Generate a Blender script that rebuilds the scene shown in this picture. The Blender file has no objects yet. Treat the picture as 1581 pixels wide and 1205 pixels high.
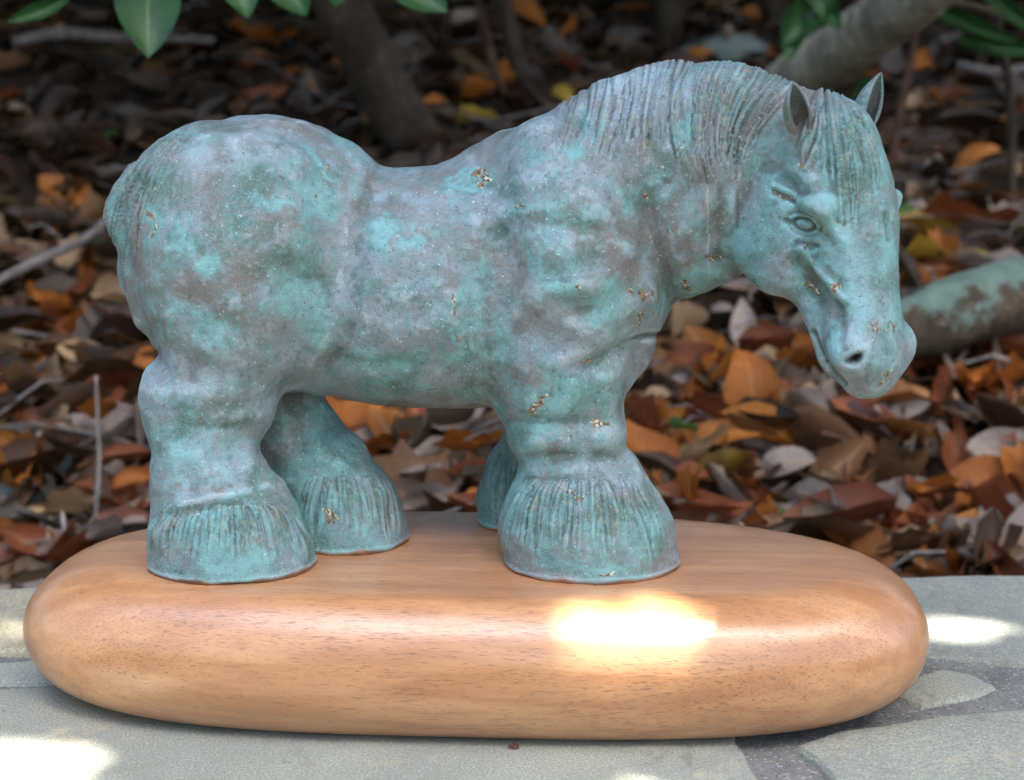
import bpy, bmesh, math, random
import numpy as np
from mathutils import Vector, Matrix, kdtree

random.seed(7)
RNG = np.random.default_rng(11)
SC = bpy.context.scene
COL = SC.collection

# ------------------------------------------------------------------ camera
PITCH = math.radians(12.0)      # looking down by this much
CAM_D, CAM_H = 0.70, 0.280      # metres in front of the statue, above the stone
F_PX, CX, CY = 2585.0, 790.5, 602.5
cam_data = bpy.data.cameras.new('camera')
cam_data.sensor_fit = 'HORIZONTAL'
cam_data.sensor_width = 36.0
cam_data.lens = F_PX * 36.0 / 1581.0
cam_data.clip_start = 0.02
cam_data.clip_end = 400.0
cam_data.dof.use_dof = True
cam_data.dof.focus_distance = 0.70
cam_data.dof.aperture_fstop = 11.0
cam = bpy.data.objects.new('camera', cam_data)
COL.objects.link(cam)
cam.location = (0, -CAM_D, CAM_H)
cam.rotation_euler = (math.radians(90) - PITCH, 0, 0)
SC.camera = cam

# ------------------------------------------------------------------ sky, sun, exposure
SUN_EL, SUN_AZ = math.radians(62), math.radians(138)    # azimuth from +Y (behind the statue) towards +X
SUN_VEC = Vector((math.cos(SUN_EL) * math.sin(SUN_AZ), math.cos(SUN_EL) * math.cos(SUN_AZ), math.sin(SUN_EL)))
world = bpy.data.worlds.new('World')
SC.world = world
world.use_nodes = True
wn = world.node_tree.nodes
wn.clear()
wo = wn.new('ShaderNodeOutputWorld')
wb = wn.new('ShaderNodeBackground')
ws = wn.new('ShaderNodeTexSky')
ws.sky_type = 'NISHITA'
ws.sun_disc = False
ws.sun_elevation = SUN_EL
ws.sun_rotation = SUN_AZ
ws.air_density = 1.0
ws.dust_density = 2.5
ws.ozone_density = 1.0
wb.inputs['Strength'].default_value = 0.13
world.node_tree.links.new(ws.outputs[0], wb.inputs[0])
world.node_tree.links.new(wb.outputs[0], wo.inputs[0])
sd = bpy.data.lights.new('sun', 'SUN')
sd.energy = 3.0
sd.angle = math.radians(0.53)
sd.color = (1.0, 0.95, 0.86)
sun = bpy.data.objects.new('sun', sd)
COL.objects.link(sun)
sun.rotation_euler = (-SUN_VEC).to_track_quat('-Z', 'Y').to_euler()
sun.location = SUN_VEC * 8
SC.view_settings.view_transform = 'Standard'
SC.view_settings.look = 'None'
SC.view_settings.gamma = 1.0
SC.view_settings.use_curve_mapping = False
SC.view_settings.exposure = 3.52
SC.render.engine = 'CYCLES'

# ------------------------------------------------------------------ helpers
def ray(px, py):
    r = np.array([1.0, 0, 0]); f = np.array([0, math.cos(PITCH), -math.sin(PITCH)]); u = np.array([0, math.sin(PITCH), math.cos(PITCH)])
    return f * F_PX + r * (px - CX) + u * (CY - py)

def P(px, py, Y):
    """point of the place seen at photo position px, py, at depth Y"""
    d = ray(px, py)
    t = (Y + CAM_D) / d[1]
    return np.array([0, -CAM_D, CAM_H]) + d * t

def PZ(px, py, Z):
    d = ray(px, py)
    t = (Z - CAM_H) / d[2]
    return np.array([0, -CAM_D, CAM_H]) + d * t

def project(v):
    q = v - np.array([0, -CAM_D, CAM_H])
    f = np.array([0, math.cos(PITCH), -math.sin(PITCH)]); u = np.array([0, math.sin(PITCH), math.cos(PITCH)])
    w = q @ f
    return CX + F_PX * q[:, 0] / w, CY - F_PX * (q @ u) / w

def pxs(Y):
    """metres per photo pixel at depth Y"""
    return (Y + CAM_D) / (F_PX * math.cos(PITCH)) 

def empty(name, loc, label, cat, group=None):
    o = bpy.data.objects.new(name, None)
    o.empty_display_size = 0.02
    o.location = loc
    COL.objects.link(o)
    tag(o, label, cat, group)
    return o

def tag(o, label=None, cat=None, group=None, kind=None):
    if label: o['label'] = label
    if cat: o['category'] = cat
    if group: o['group'] = group
    if kind: o['kind'] = kind
    return o

def link(name, me, mat=None, parent=None):
    o = bpy.data.objects.new(name, me)
    COL.objects.link(o)
    if mat is not None and len(me.materials) == 0:
        me.materials.append(mat)
    if parent is not None:
        o.parent = parent
        o.matrix_parent_inverse = Matrix.Translation(-Vector(parent.location))
    return o

def mesh_np(name, v, quads=None, tris=None, smooth=True):
    me = bpy.data.meshes.new(name)
    v = np.asarray(v, dtype=np.float32)
    me.vertices.add(len(v))
    me.vertices.foreach_set('co', v.ravel())
    loops, starts, n = [], [], 0
    if quads is not None and len(quads):
        q = np.asarray(quads, dtype=np.int32)
        loops.append(q.ravel()); starts.append(np.arange(len(q), dtype=np.int32) * 4); n = len(q) * 4
    if tris is not None and len(tris):
        q = np.asarray(tris, dtype=np.int32)
        loops.append(q.ravel()); starts.append(np.arange(len(q), dtype=np.int32) * 3 + n)
    loops = np.concatenate(loops); starts = np.concatenate(starts)
    me.loops.add(len(loops))
    me.loops.foreach_set('vertex_index', loops)
    me.polygons.add(len(starts))
    me.polygons.foreach_set('loop_start', starts)
    me.update(calc_edges=True)
    me.polygons.foreach_set('use_smooth', np.full(len(starts), smooth))
    me.validate()
    return me

def smoothstep(a, b, x):
    t = np.clip((x - a) / (b - a), 0, 1)
    return t * t * (3 - 2 * t)

_perm = np.random.default_rng(3).random((32, 32, 32)).astype(np.float32)
def vnoise(p, scale, seed=0):
    """value noise, -1..1"""
    q = p * scale + seed * 7.31
    i = np.floor(q).astype(int); f = q - i; f = f * f * (3 - 2 * f)
    out = 0
    for a in (0, 1):
        for b in (0, 1):
            for c in (0, 1):
                w = (f[:, 0] if a else 1 - f[:, 0]) * (f[:, 1] if b else 1 - f[:, 1]) * (f[:, 2] if c else 1 - f[:, 2])
                out = out + w * _perm[(i[:, 0] + a) & 31, (i[:, 1] + b) & 31, (i[:, 2] + c) & 31]
    return out * 2 - 1

# node helpers
class NT:
    def __init__(s, name):
        s.m = bpy.data.materials.new(name); s.m.use_nodes = True
        s.t = s.m.node_tree; s.t.nodes.clear()
        s.out = s.t.nodes.new('ShaderNodeOutputMaterial')
        s.b = s.t.nodes.new('ShaderNodeBsdfPrincipled')
        s.t.links.new(s.b.outputs[0], s.out.inputs[0])
        s.tc = s.t.nodes.new('ShaderNodeTexCoord')
    def put(s, sock, val):
        if hasattr(val, 'is_output') or isinstance(val, bpy.types.NodeSocket): s.t.links.new(val, sock)
        elif isinstance(val, (tuple, list)) and len(val) == 3 and len(sock.default_value) == 4: sock.default_value = (*val, 1)
        else: sock.default_value = val
    def noise(s, scale, detail=4, rough=.6, vec=None, dist=0, out=0):
        n = s.t.nodes.new('ShaderNodeTexNoise')
        n.inputs['Scale'].default_value = scale; n.inputs['Detail'].default_value = detail
        n.inputs['Roughness'].default_value = rough; n.inputs['Distortion'].default_value = dist
        s.t.links.new(vec if vec is not None else s.tc.outputs['Object'], n.inputs['Vector'])
        return n.outputs[out]
    def voro(s, scale, vec=None, feature='F1', out=0, rand=1.0):
        n = s.t.nodes.new('ShaderNodeTexVoronoi'); n.feature = feature
        n.inputs['Scale'].default_value = scale; n.inputs['Randomness'].default_value = rand
        s.t.links.new(vec if vec is not None else s.tc.outputs['Object'], n.inputs['Vector'])
        return n.outputs[out]
    def ramp(s, fac, a, b, lo=0.0, hi=1.0):
        n = s.t.nodes.new('ShaderNodeMapRange'); n.interpolation_type = 'SMOOTHSTEP'
        for i, v in enumerate((fac, a, b, lo, hi)): s.put(n.inputs[i], v)
        return n.outputs[0]
    def mix(s, fac, a, b, mode='MIX'):
        n = s.t.nodes.new('ShaderNodeMix'); n.data_type = 'RGBA'; n.blend_type = mode
        s.put(n.inputs['Factor'], fac); s.put(n.inputs[6], a); s.put(n.inputs[7], b)
        return n.outputs[2]
    def math(s, op, a, b=0.0, c=0.0):
        n = s.t.nodes.new('ShaderNodeMath'); n.operation = op
        s.put(n.inputs[0], a); s.put(n.inputs[1], b); s.put(n.inputs[2], c)
        return n.outputs[0]
    def attr(s, name, out='Fac'):
        n = s.t.nodes.new('ShaderNodeAttribute'); n.attribute_name = name
        return n.outputs[out]
    def mapping(s, scale=(1, 1, 1), rot=(0, 0, 0), loc=(0, 0, 0), vec=None):
        n = s.t.nodes.new('ShaderNodeMapping')
        n.inputs['Scale'].default_value = scale; n.inputs['Rotation'].default_value = rot; n.inputs['Location'].default_value = loc
        s.t.links.new(vec if vec is not None else s.tc.outputs['Object'], n.inputs['Vector'])
        return n.outputs[0]
    def bump(s, h, strength, dist, normal=None):
        n = s.t.nodes.new('ShaderNodeBump')
        n.inputs['Strength'].default_value = strength; n.inputs['Distance'].default_value = dist
        s.put(n.inputs['Height'], h)
        if normal is not None: s.t.links.new(normal, n.inputs['Normal'])
        return n.outputs[0]
    def set(s, **k):
        names = dict(color='Base Color', rough='Roughness', normal='Normal', spec='Specular IOR Level', coat='Coat Weight', coatrough='Coat Roughness', sheen='Sheen Weight', metal='Metallic')
        for a, v in k.items(): s.put(s.b.inputs[names[a]], v)
        return s.m
# ------------------------------------------------------------------ the horse: a signed field, then one skin
TOP = 0.058          # top of the wooden base
HORSE_Y = 0.014      # depth of the horse's middle

class Field:
    def __init__(s, lo, hi, h):
        s.lo = np.array(lo); s.h = h
        s.n = np.ceil((np.array(hi) - s.lo) / h).astype(int)
        s.F = np.full(s.n, 0.05, dtype=np.float32)
    def sub(s, lo, hi):
        a = np.clip(np.floor((lo - s.lo) / s.h).astype(int), 0, s.n)
        b = np.clip(np.ceil((hi - s.lo) / s.h).astype(int), 0, s.n)
        if np.any(b <= a): return None
        ax = [(s.lo[i] + np.arange(a[i], b[i]) * s.h).astype(np.float32) for i in range(3)]
        X, Y, Z = np.meshgrid(*ax, indexing='ij')
        return (slice(a[0], b[0]), slice(a[1], b[1]), slice(a[2], b[2])), X, Y, Z
    def blend(s, sl, D, k):
        A = s.F[sl]
        h = np.clip(0.5 + 0.5 * (A - D) / k, 0, 1)
        s.F[sl] = A * (1 - h) + D * h - k * h * (1 - h)
    def carve(s, sl, D, k):
        A = -s.F[sl]
        h = np.clip(0.5 + 0.5 * (A - D) / k, 0, 1)
        s.F[sl] = -(A * (1 - h) + D * h - k * h * (1 - h))
    def ell(s, c, R, axes=None, k=.006, cut=False):
        """ellipsoid, radii R along the three axes (rows)"""
        c = np.asarray(c, float); A = np.eye(3) if axes is None else np.asarray(axes)
        m = max(R) + k * 2 + .003
        g = s.sub(c - m, c + m)
        if g is None: return
        sl, X, Y, Z = g
        dx, dy, dz = X - c[0], Y - c[1], Z - c[2]
        q = 0; q2 = 0
        for i in range(3):
            t = A[i][0] * dx + A[i][1] * dy + A[i][2] * dz
            q = q + (t / R[i]) ** 2; q2 = q2 + (t / R[i] ** 2) ** 2
        q = np.sqrt(q); q2 = np.sqrt(q2) + 1e-6
        D = np.minimum(q * (q - 1) / q2, np.abs(q - 1) * max(R) + (q - 1) * 0)
        D = np.where(q < 1, q * (q - 1) / q2, D)
        (s.carve if cut else s.blend)(sl, D.astype(np.float32), k)
    def loft(s, st, k=.006, dens=4, k_in=.003):
        """stations (centre, ru, rv, u-axis): ru along u, rv across; elliptical sections swept along a smooth line"""
        C = np.array([t[0] for t in st], float); RU = np.array([t[1] for t in st]); RV = np.array([t[2] for t in st])
        U = np.array([t[3] if len(t) > 3 else (0, 1, 0) for t in st], float)
        n = len(C)
        def cr(Aq, t):
            i = min(int(t), n - 2); f = t - i
            p0, p1, p2, p3 = Aq[max(i - 1, 0)], Aq[i], Aq[i + 1], Aq[min(i + 2, n - 1)]
            return 0.5 * (2 * p1 + (p2 - p0) * f + (2 * p0 - 5 * p1 + 4 * p2 - p3) * f ** 2 + (3 * p1 - p0 - 3 * p2 + p3) * f ** 3)
        ts = np.linspace(0, n - 1, (n - 1) * dens + 1)
        C, RU, RV, U = [np.array([cr(Aq, t) for t in ts]) for Aq in (C, RU, RV, U)]
        m = max(RU.max(), RV.max()) + k + .004
        g = s.sub(C.min(0) - m, C.max(0) + m)
        sl, X, Y, Z = g
        pts = np.stack([X.ravel(), Y.ravel(), Z.ravel()], 1)
        # nearest position along the line by segments
        best = np.full(len(pts), 1e9, np.float32)
        for i in range(len(C) - 1):
            a, b = C[i], C[i + 1]; d = b - a; L2 = d @ d; L = math.sqrt(L2); ax = d / L
            r = max(RU[i], RU[i + 1], RV[i], RV[i + 1]) + k + .004
            lo, hi = np.minimum(a, b) - r, np.maximum(a, b) + r
            sel = np.nonzero(((pts >= lo) & (pts <= hi)).all(1))[0]
            if not len(sel): continue
            q = pts[sel] - a
            t = np.clip(q @ d / L2, 0, 1)
            q = q - t[:, None] * d
            ru = RU[i] + (RU[i + 1] - RU[i]) * t; rv = RV[i] + (RV[i + 1] - RV[i]) * t
            u = U[i] - (U[i] @ ax) * ax; u = u / np.linalg.norm(u); v = np.cross(ax, u)
            w = np.minimum(ru, rv)
            qu, qv, qw = q @ u, q @ v, q @ ax
            e = np.sqrt((qu / ru) ** 2 + (qv / rv) ** 2 + (qw / w) ** 2) + 1e-6
            e2 = np.sqrt((qu / ru ** 2) ** 2 + (qv / rv ** 2) ** 2 + (qw / w ** 2) ** 2) + 1e-6
            D = (e * (e - 1) / e2).astype(np.float32)
            if k_in > 0:
                A = best[sel]
                h = np.clip(0.5 + 0.5 * (A - D) / k_in, 0, 1)
                h = np.where(A > 1e3, 1, h)
                D = np.where(A > 1e3, D, A * (1 - h) + D * h - .25 * k_in * h * (1 - h))
                best[sel] = np.minimum(D, A)
            else:
                best[sel] = np.minimum(best[sel], D)
        best = np.minimum(best, .05).reshape(X.shape)
        s.blend(sl, best, k)
    def skin(s):
        """surface nets"""
        F = s.F; n = F.shape
        ins = F < 0
        corners = [(i, j, k) for i in (0, 1) for j in (0, 1) for k in (0, 1)]
        cnt = sum(ins[i:n[0] - 1 + i, j:n[1] - 1 + j, k:n[2] - 1 + k].astype(np.int8) for i, j, k in corners)
        act = (cnt > 0) & (cnt < 8)
        idx = np.full(act.shape, -1, np.int32)
        cells = np.argwhere(act)
        idx[act] = np.arange(len(cells))
        acc = np.zeros((len(cells), 3)); num = np.zeros(len(cells))
        val = {c: F[cells[:, 0] + c[0], cells[:, 1] + c[1], cells[:, 2] + c[2]] for c in corners}
        for c in corners:
            for ax in range(3):
                if c[ax] == 0:
                    d = list(c); d[ax] = 1; d = tuple(d)
                    a, b = val[c], val[d]
                    x = (a < 0) != (b < 0)
                    t = np.where(x, a / np.where(x, a - b, 1), 0)
                    p = np.tile(np.array(c, float), (len(cells), 1)); p[:, ax] += t
                    acc += p * x[:, None]; num += x
        V = s.lo + (cells + acc / num[:, None]) * s.h
        Q = []
        for ax in range(3):
            o = [a for a in range(3) if a != ax]
            sh = [slice(None)] * 3; sh2 = [slice(None)] * 3
            sh[ax] = slice(0, n[ax] - 1); sh2[ax] = slice(1, n[ax])
            A, B = ins[tuple(sh)], ins[tuple(sh2)]
            e = np.argwhere(A != B)
            e = e[(e[:, o[0]] > 0) & (e[:, o[1]] > 0) & (e[:, o[0]] < n[o[0]] - 1) & (e[:, o[1]] < n[o[1]] - 1)]
            fl = A[e[:, 0], e[:, 1], e[:, 2]]
            c = []
            for da, db in ((1, 1), (0, 1), (0, 0), (1, 0)):
                f = e.copy(); f[:, o[0]] -= da; f[:, o[1]] -= db
                c.append(idx[f[:, 0], f[:, 1], f[:, 2]])
            q = np.stack(c, 1)
            if ax == 1: fl = ~fl
            q[~fl] = q[~fl][:, ::-1]
            Q.append(q)
        return V, np.concatenate(Q)

fld = Field((-0.19, -0.085, TOP - .012), (0.19, 0.085, 0.284), 0.0014)

def st(px, py, Y, half_px, lat, u=(0, 1, 0)):
    return (P(px, py, Y), lat, half_px * pxs(Y), u)

YC = HORSE_Y
def tb(px, top, bot, lat, Y=YC):      # a station from its upper and lower outline
    return st(px, (top + bot) / 2, Y, (bot - top) / 2, lat)
# trunk
fld.loft([tb(278, 250, 440, .022), tb(312, 212, 500, .030), tb(345, 196, 570, .039), tb(385, 186, 595, .044), tb(425, 190, 600, .045), tb(470, 213, 606, .042),
          tb(530, 251, 612, .039), tb(600, 258, 622, .042), tb(680, 258, 630, .044), tb(750, 243, 632, .042), tb(815, 208, 628, .039), tb(855, 212, 618, .037), tb(890, 232, 590, .034)], k=.004, dens=3)
# chest
fld.ell(P(955, 430, YC), (.018, .036, .034), k=.012)
fld.ell(P(968, 535, YC + .004), (.0095, .030, .013), k=.006)
# neck
def nk(crest, throat, lat, Y):
    c = ((crest[0] + throat[0]) / 2, (crest[1] + throat[1]) / 2)
    h = math.dist(crest, throat) / 2
    return st(c[0], c[1], Y, h, lat)
fld.loft([nk((815, 225), (895, 540), .036, .014), nk((880, 174), (955, 500), .034, .012), nk((960, 122), (1038, 462), .029, .007), nk((1040, 99), (1105, 437), .025, .001),
          nk((1110, 94), (1155, 395), .0215, -.006), nk((1180, 98), (1195, 350), .0165, -.013), nk((1232, 121), (1222, 290), .0145, -.020)], k=.010, dens=4)

# head: local frame a (down the face), f (out of the face), s (towards the horse's other side)
HO = P(1283, 172, -.026)
HA = P(1346, 568, -.048) - HO; HL = np.linalg.norm(HA); HA = HA / HL
TURN = math.radians(47)
HF = np.array([math.cos(TURN), -math.sin(TURN), 0.0]); HF = HF - (HF @ HA) * HA; HF /= np.linalg.norm(HF)
HS = np.cross(HF, HA); HS /= np.linalg.norm(HS)
if HS[1] < 0: HS = -HS
AX = np.array([HA, HF, HS])
def H(a, f, s): return HO + HA * a * .001 + HF * f * .001 + HS * s * .001
def hell(a, f, s, ra, rf, rs, k=.004, cut=False, ax=None): fld.ell(H(a, f, s), (ra * .001, rf * .001, rs * .001), AX if ax is None else ax, k, cut)
def hst(a, f, s, rs, rf): return (H(a, f, s), rs * .001, rf * .001, HS)
hell(18, -4, 0, 26, 21, 20, k=.008)
hell(36, -1, 0, 32, 18, 21, k=.006)
fld.loft([hst(30, 0, 0, 19.5, 17), hst(46, 2, 0, 19, 16.5), hst(62, 0.5, 0, 17.8, 15.6), hst(78, -0.5, 0, 17.4, 14.2), hst(90, 0, 0, 17.2, 13.6), hst(99, 0, 0, 17.2, 12.5), hst(105, -2, 0, 14.0, 11)], k=.005, dens=3)
for s_ in (-1, 1):
    hell(42, -25, s_ * 14.5, 27, 23, 10, k=.002)           # cheek
    fld.loft([hst(58, -22, s_ * 8, 7.5, 10), hst(78, -14, s_ * 8, 6.5, 8), hst(96, -12, s_ * 7, 6.5, 7)], k=.005, dens=2)
    hell(95.5, 2.5, s_ * 14.8, 9, 8.5, 7.0, k=.006)            # nostril wing
    hell(39, 3.5, s_ * 20.5, 6.5, 7.5, 5.5, k=.003)         # brow
    hell(36.5, 4.5, s_ * 23.5, 3.6, 6.0, 4.0, k=.002)
    hell(30, 1, s_ * 19.5, 5, 5, 3, k=.004)
hell(100.5, -11.5, 0, 8.5, 7.5, 9.5, k=.003)                    # lower lip and chin
hell(96, -14, 0, 8, 7, 9, k=.004)

# near hind leg (thigh, gaskin, hock, cannon, feather bell)
fld.ell(P(364, 393, -.011), (.0415, .027, .052), k=.003)
fld.ell(P(310, 320, -.003), (.030, .027, .033), k=.010)
fld.loft([st(362, 480, -.006, 118, .027), st(352, 535, -.008, 98, .025), st(340, 578, -.009, 92, .023), st(328, 615, -.010, 97, .022), st(321, 655, -.011, 86, .020),
          st(320, 700, -.012, 83, .019), st(324, 742, -.013, 87, .020)], k=.010, dens=3)
fld.ell(P(243, 618, -.010), (.0068, .009, .014), k=.010)
fld.loft([st(322, 752, -.013, 84, .020), st(340, 795, -.014, 113, .025), st(350, 835, -.015, 125, .0275), st(356, 872, -.016, 130, .0285), st(358, 900, -.016, 131, .0288)], k=.005, dens=3)
# near fore leg
fld.ell(P(882, 398, -.011), (.031, .028, .054), k=.003)
fld.ell(P(840, 300, -.004), (.020, .024, .030), k=.010)
fld.loft([st(880, 470, -.006, 122, .028), st(872, 540, -.008, 112, .026), st(866, 590, -.009, 101, .024), st(869, 635, -.010, 92, .021), st(876, 680, -.011, 87, .019),
          st(884, 722, -.012, 75, .018)], k=.010, dens=3)
fld.ell(P(928, 668, -.014), (.0090, .014, .012), k=.004)
fld.ell(P(842, 676, -.016), (.012, .012, .012), k=.005)
fld.loft([st(888, 728, -.012, 76, .018), st(900, 760, -.013, 108, .023), st(902, 800, -.014, 128, .027), st(906, 840, -.014, 135, .0285), st(914, 875, -.014, 137, .0288), st(916, 895, -.014, 137, .029)], k=.004, dens=3)
# far hind leg
fld.ell(P(400, 420, .034), (.036, .020, .050), k=.012)
fld.loft([st(395, 500, .036, 90, .022), st(425, 580, .034, 62, .018), st(440, 640, .030, 66, .018), st(468, 690, .028, 72, .018), st(495, 725, .025, 78, .019)], k=.008, dens=3)
fld.loft([st(505, 745, .024, 82, .020), st(527, 785, .022, 90, .023), st(538, 825, .021, 92, .025), st(540, 860, .020, 94, .026)], k=.005, dens=3)
# far fore leg
fld.ell(P(860, 430, .034), (.034, .020, .050), k=.012)
fld.loft([st(850, 520, .040, 75, .021), st(842, 590, .043, 62, .018), st(836, 650, .046, 56, .016), st(828, 700, .050, 54, .016)], k=.008, dens=3)
fld.loft([st(826, 712, .050, 60, .018), st(815, 750, .051, 77, .022), st(812, 790, .051, 80, .024), st(816, 828, .051, 72, .025)], k=.004, dens=3)
# dock and tail laid against the buttocks
def tst(px, py, Y, hp, lat): return st(px, py, Y, hp, lat)
fld.loft([tst(270, 232, YC, 14, .012), tst(232, 258, YC, 18, .013), tst(198, 300, YC - .002, 24, .014), tst(191, 345, YC - .004, 20, .013), tst(208, 395, YC - .005, 15, .010), tst(238, 440, YC - .006, 10, .007)], k=.004, dens=4)

# flat cut where the hooves stand
gz = fld.lo[2] + np.arange(fld.n[2]) * fld.h
fld.F = np.maximum(fld.F, (TOP + .0003 - gz)[None, None, :].astype(np.float32))
HV, HQ = fld.skin()
del fld.F

# relax, then one round of subdivision
def neighbours_relax(V, Q, it, w=.5):
    E = np.concatenate([Q[:, [0, 1]], Q[:, [1, 2]], Q[:, [2, 3]], Q[:, [3, 0]]])
    E = np.concatenate([E, E[:, ::-1]])
    deg = np.bincount(E[:, 0], minlength=len(V)).astype(float)
    for _ in range(it):
        S = np.stack([np.bincount(E[:, 0], weights=V[E[:, 1], i], minlength=len(V)) for i in range(3)], 1) / deg[:, None]
        V = V + w * (S - V)
    return V
foot = HV[:, 2] < TOP + .0012
R = neighbours_relax(HV, HQ, 3)
R[foot, 2] = HV[foot, 2]
me0 = mesh_np('h0', R, quads=HQ)
tmp = bpy.data.objects.new('tmp', me0); COL.objects.link(tmp)
sm = tmp.modifiers.new('s', 'SUBSURF'); sm.levels = 1; sm.render_levels = 1
dg = bpy.context.evaluated_depsgraph_get()
me1 = bpy.data.meshes.new_from_object(tmp.evaluated_get(dg))
bpy.data.objects.remove(tmp)
V = np.empty(len(me1.vertices) * 3, np.float32); me1.vertices.foreach_get('co', V); V = V.reshape(-1, 3).astype(float)
QD = np.empty(len(me1.loops), np.int32); me1.loops.foreach_get('vertex_index', QD); QD = QD.reshape(-1, 4)
def normals(V, Q):
    n = np.cross(V[Q[:, 2]] - V[Q[:, 0]], V[Q[:, 3]] - V[Q[:, 1]])
    N = np.zeros_like(V)
    for i in range(4):
        for c in range(3): N[:, c] += np.bincount(Q[:, i], weights=n[:, c], minlength=len(V))
    return N / (np.linalg.norm(N, axis=1)[:, None] + 1e-12)
N = normals(V, QD)
view = V - np.array([0, -CAM_D, CAM_H]); view /= np.linalg.norm(view, axis=1)[:, None]
near = smoothstep(-.15, .25, -(N * view).sum(1))
px, py = project(V)
NVERT = len(V)

# ---- relief pressed and pulled on the near side: x, y, rx, ry, tilt(deg), amount (mm)
BUMPS = [
 (420, 245, 90, 40, 10, .8), (260, 400, 40, 90, 15, .6), (440, 330, 60, 40, 0, .7), (330, 330, 60, 40, -10, -.5), (340, 540, 40, 24, 20, .8), (300, 560, 20, 40, 12, -.4),
 (268, 545, 14, 60, -8, .5), (330, 605, 70, 22, 0, .8), (250, 610, 20, 26, 0, .7), (330, 660, 70, 14, 0, -.7), (300, 705, 50, 24, 0, .8), (380, 720, 26, 26, 0, .5), (352, 700, 18, 40, 0, -.3),
 (532, 350, 20, 55, 2, .45), (520, 450, 20, 60, 10, .6), (488, 540, 20, 50, 32, .6), (562, 350, 18, 55, 2, -.5), (550, 450, 20, 70, 8, -.6), (525, 540, 18, 50, 24, -.5), (480, 560, 60, 14, -45, .3), (590, 400, 40, 60, 0, .5), (650, 350, 60, 30, 0, .4), (640, 500, 80, 20, 5, .5), (620, 560, 70, 12, 5, -.4),
 (750, 410, 22, 70, 4, -.35), (736, 350, 16, 30, -14, .4), (757, 540, 18, 60, -5, -.35), (800, 345, 60, 20, -12, -.2), (830, 320, 60, 18, -12, .6), (905, 310, 60, 22, 28, .5), (960, 340, 16, 110, -28, -.9),
 (985, 400, 24, 70, -14, .8), (1030, 420, 14, 90, -15, -.8), (880, 400, 60, 50, 0, .6), (830, 470, 40, 30, 0, .7), (900, 480, 50, 14, -12, -.7), (880, 440, 60, 18, -8, .6), (985, 470, 26, 30, 0, .8),
 (930, 555, 70, 14, -22, -.6), (900, 540, 60, 16, -22, .7), (850, 600, 40, 50, 0, .6), (940, 600, 24, 30, 0, .5), (870, 650, 70, 12, 0, -.6), (935, 672, 26, 24, 0, .9), (830, 690, 20, 20, 0, .5), (880, 705, 70, 14, 0, -.8),
 (1060, 330, 50, 40, -20, .5), (1100, 420, 40, 12, -25, .4), (1010, 225, 40, 50, 0, .3), (700, 280, 60, 14, 8, -.4), (560, 290, 50, 20, 25, -.5), (455, 250, 70, 30, 20, .5), (1000, 420, 18, 70, -12, .6), (900, 350, 80, 14, 10, -.5), (790, 520, 30, 60, 0, .6), (910, 500, 40, 24, 0, .6), (1000, 560, 20, 26, 0, .5), (1012, 516, 30, 5, -15, -.9),
 (290, 790, 70, 12, -8, -1.1), (330, 772, 90, 10, -14, .7), (870, 742, 60, 10, 0, -.5),
]
disp = np.zeros(NVERT)
for bx, by, rx, ry, an, am in BUMPS:
    a = math.radians(an); dx, dy = px - bx, py - by
    u = dx * math.cos(a) + dy * math.sin(a); w = -dx * math.sin(a) + dy * math.cos(a)
    disp += 2.3 * am * .001 * np.exp(-((u / rx) ** 2 + (w / ry) ** 2)) * near
# uneven, hand-worked clay
Vr = V @ np.array([[.8, -.36, .48], [.6, .48, -.64], [0, .8, .6]]); calm = 1 - .75 * smoothstep(1110, 1150, px)
disp += calm * (.0010 * vnoise(V, 48, 1) + .0011 * vnoise(Vr, 84, 21)) + calm ** .4 * .00060 * vnoise(V, 150, 2) + .00009 * vnoise(Vr, 480, 3)

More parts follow.
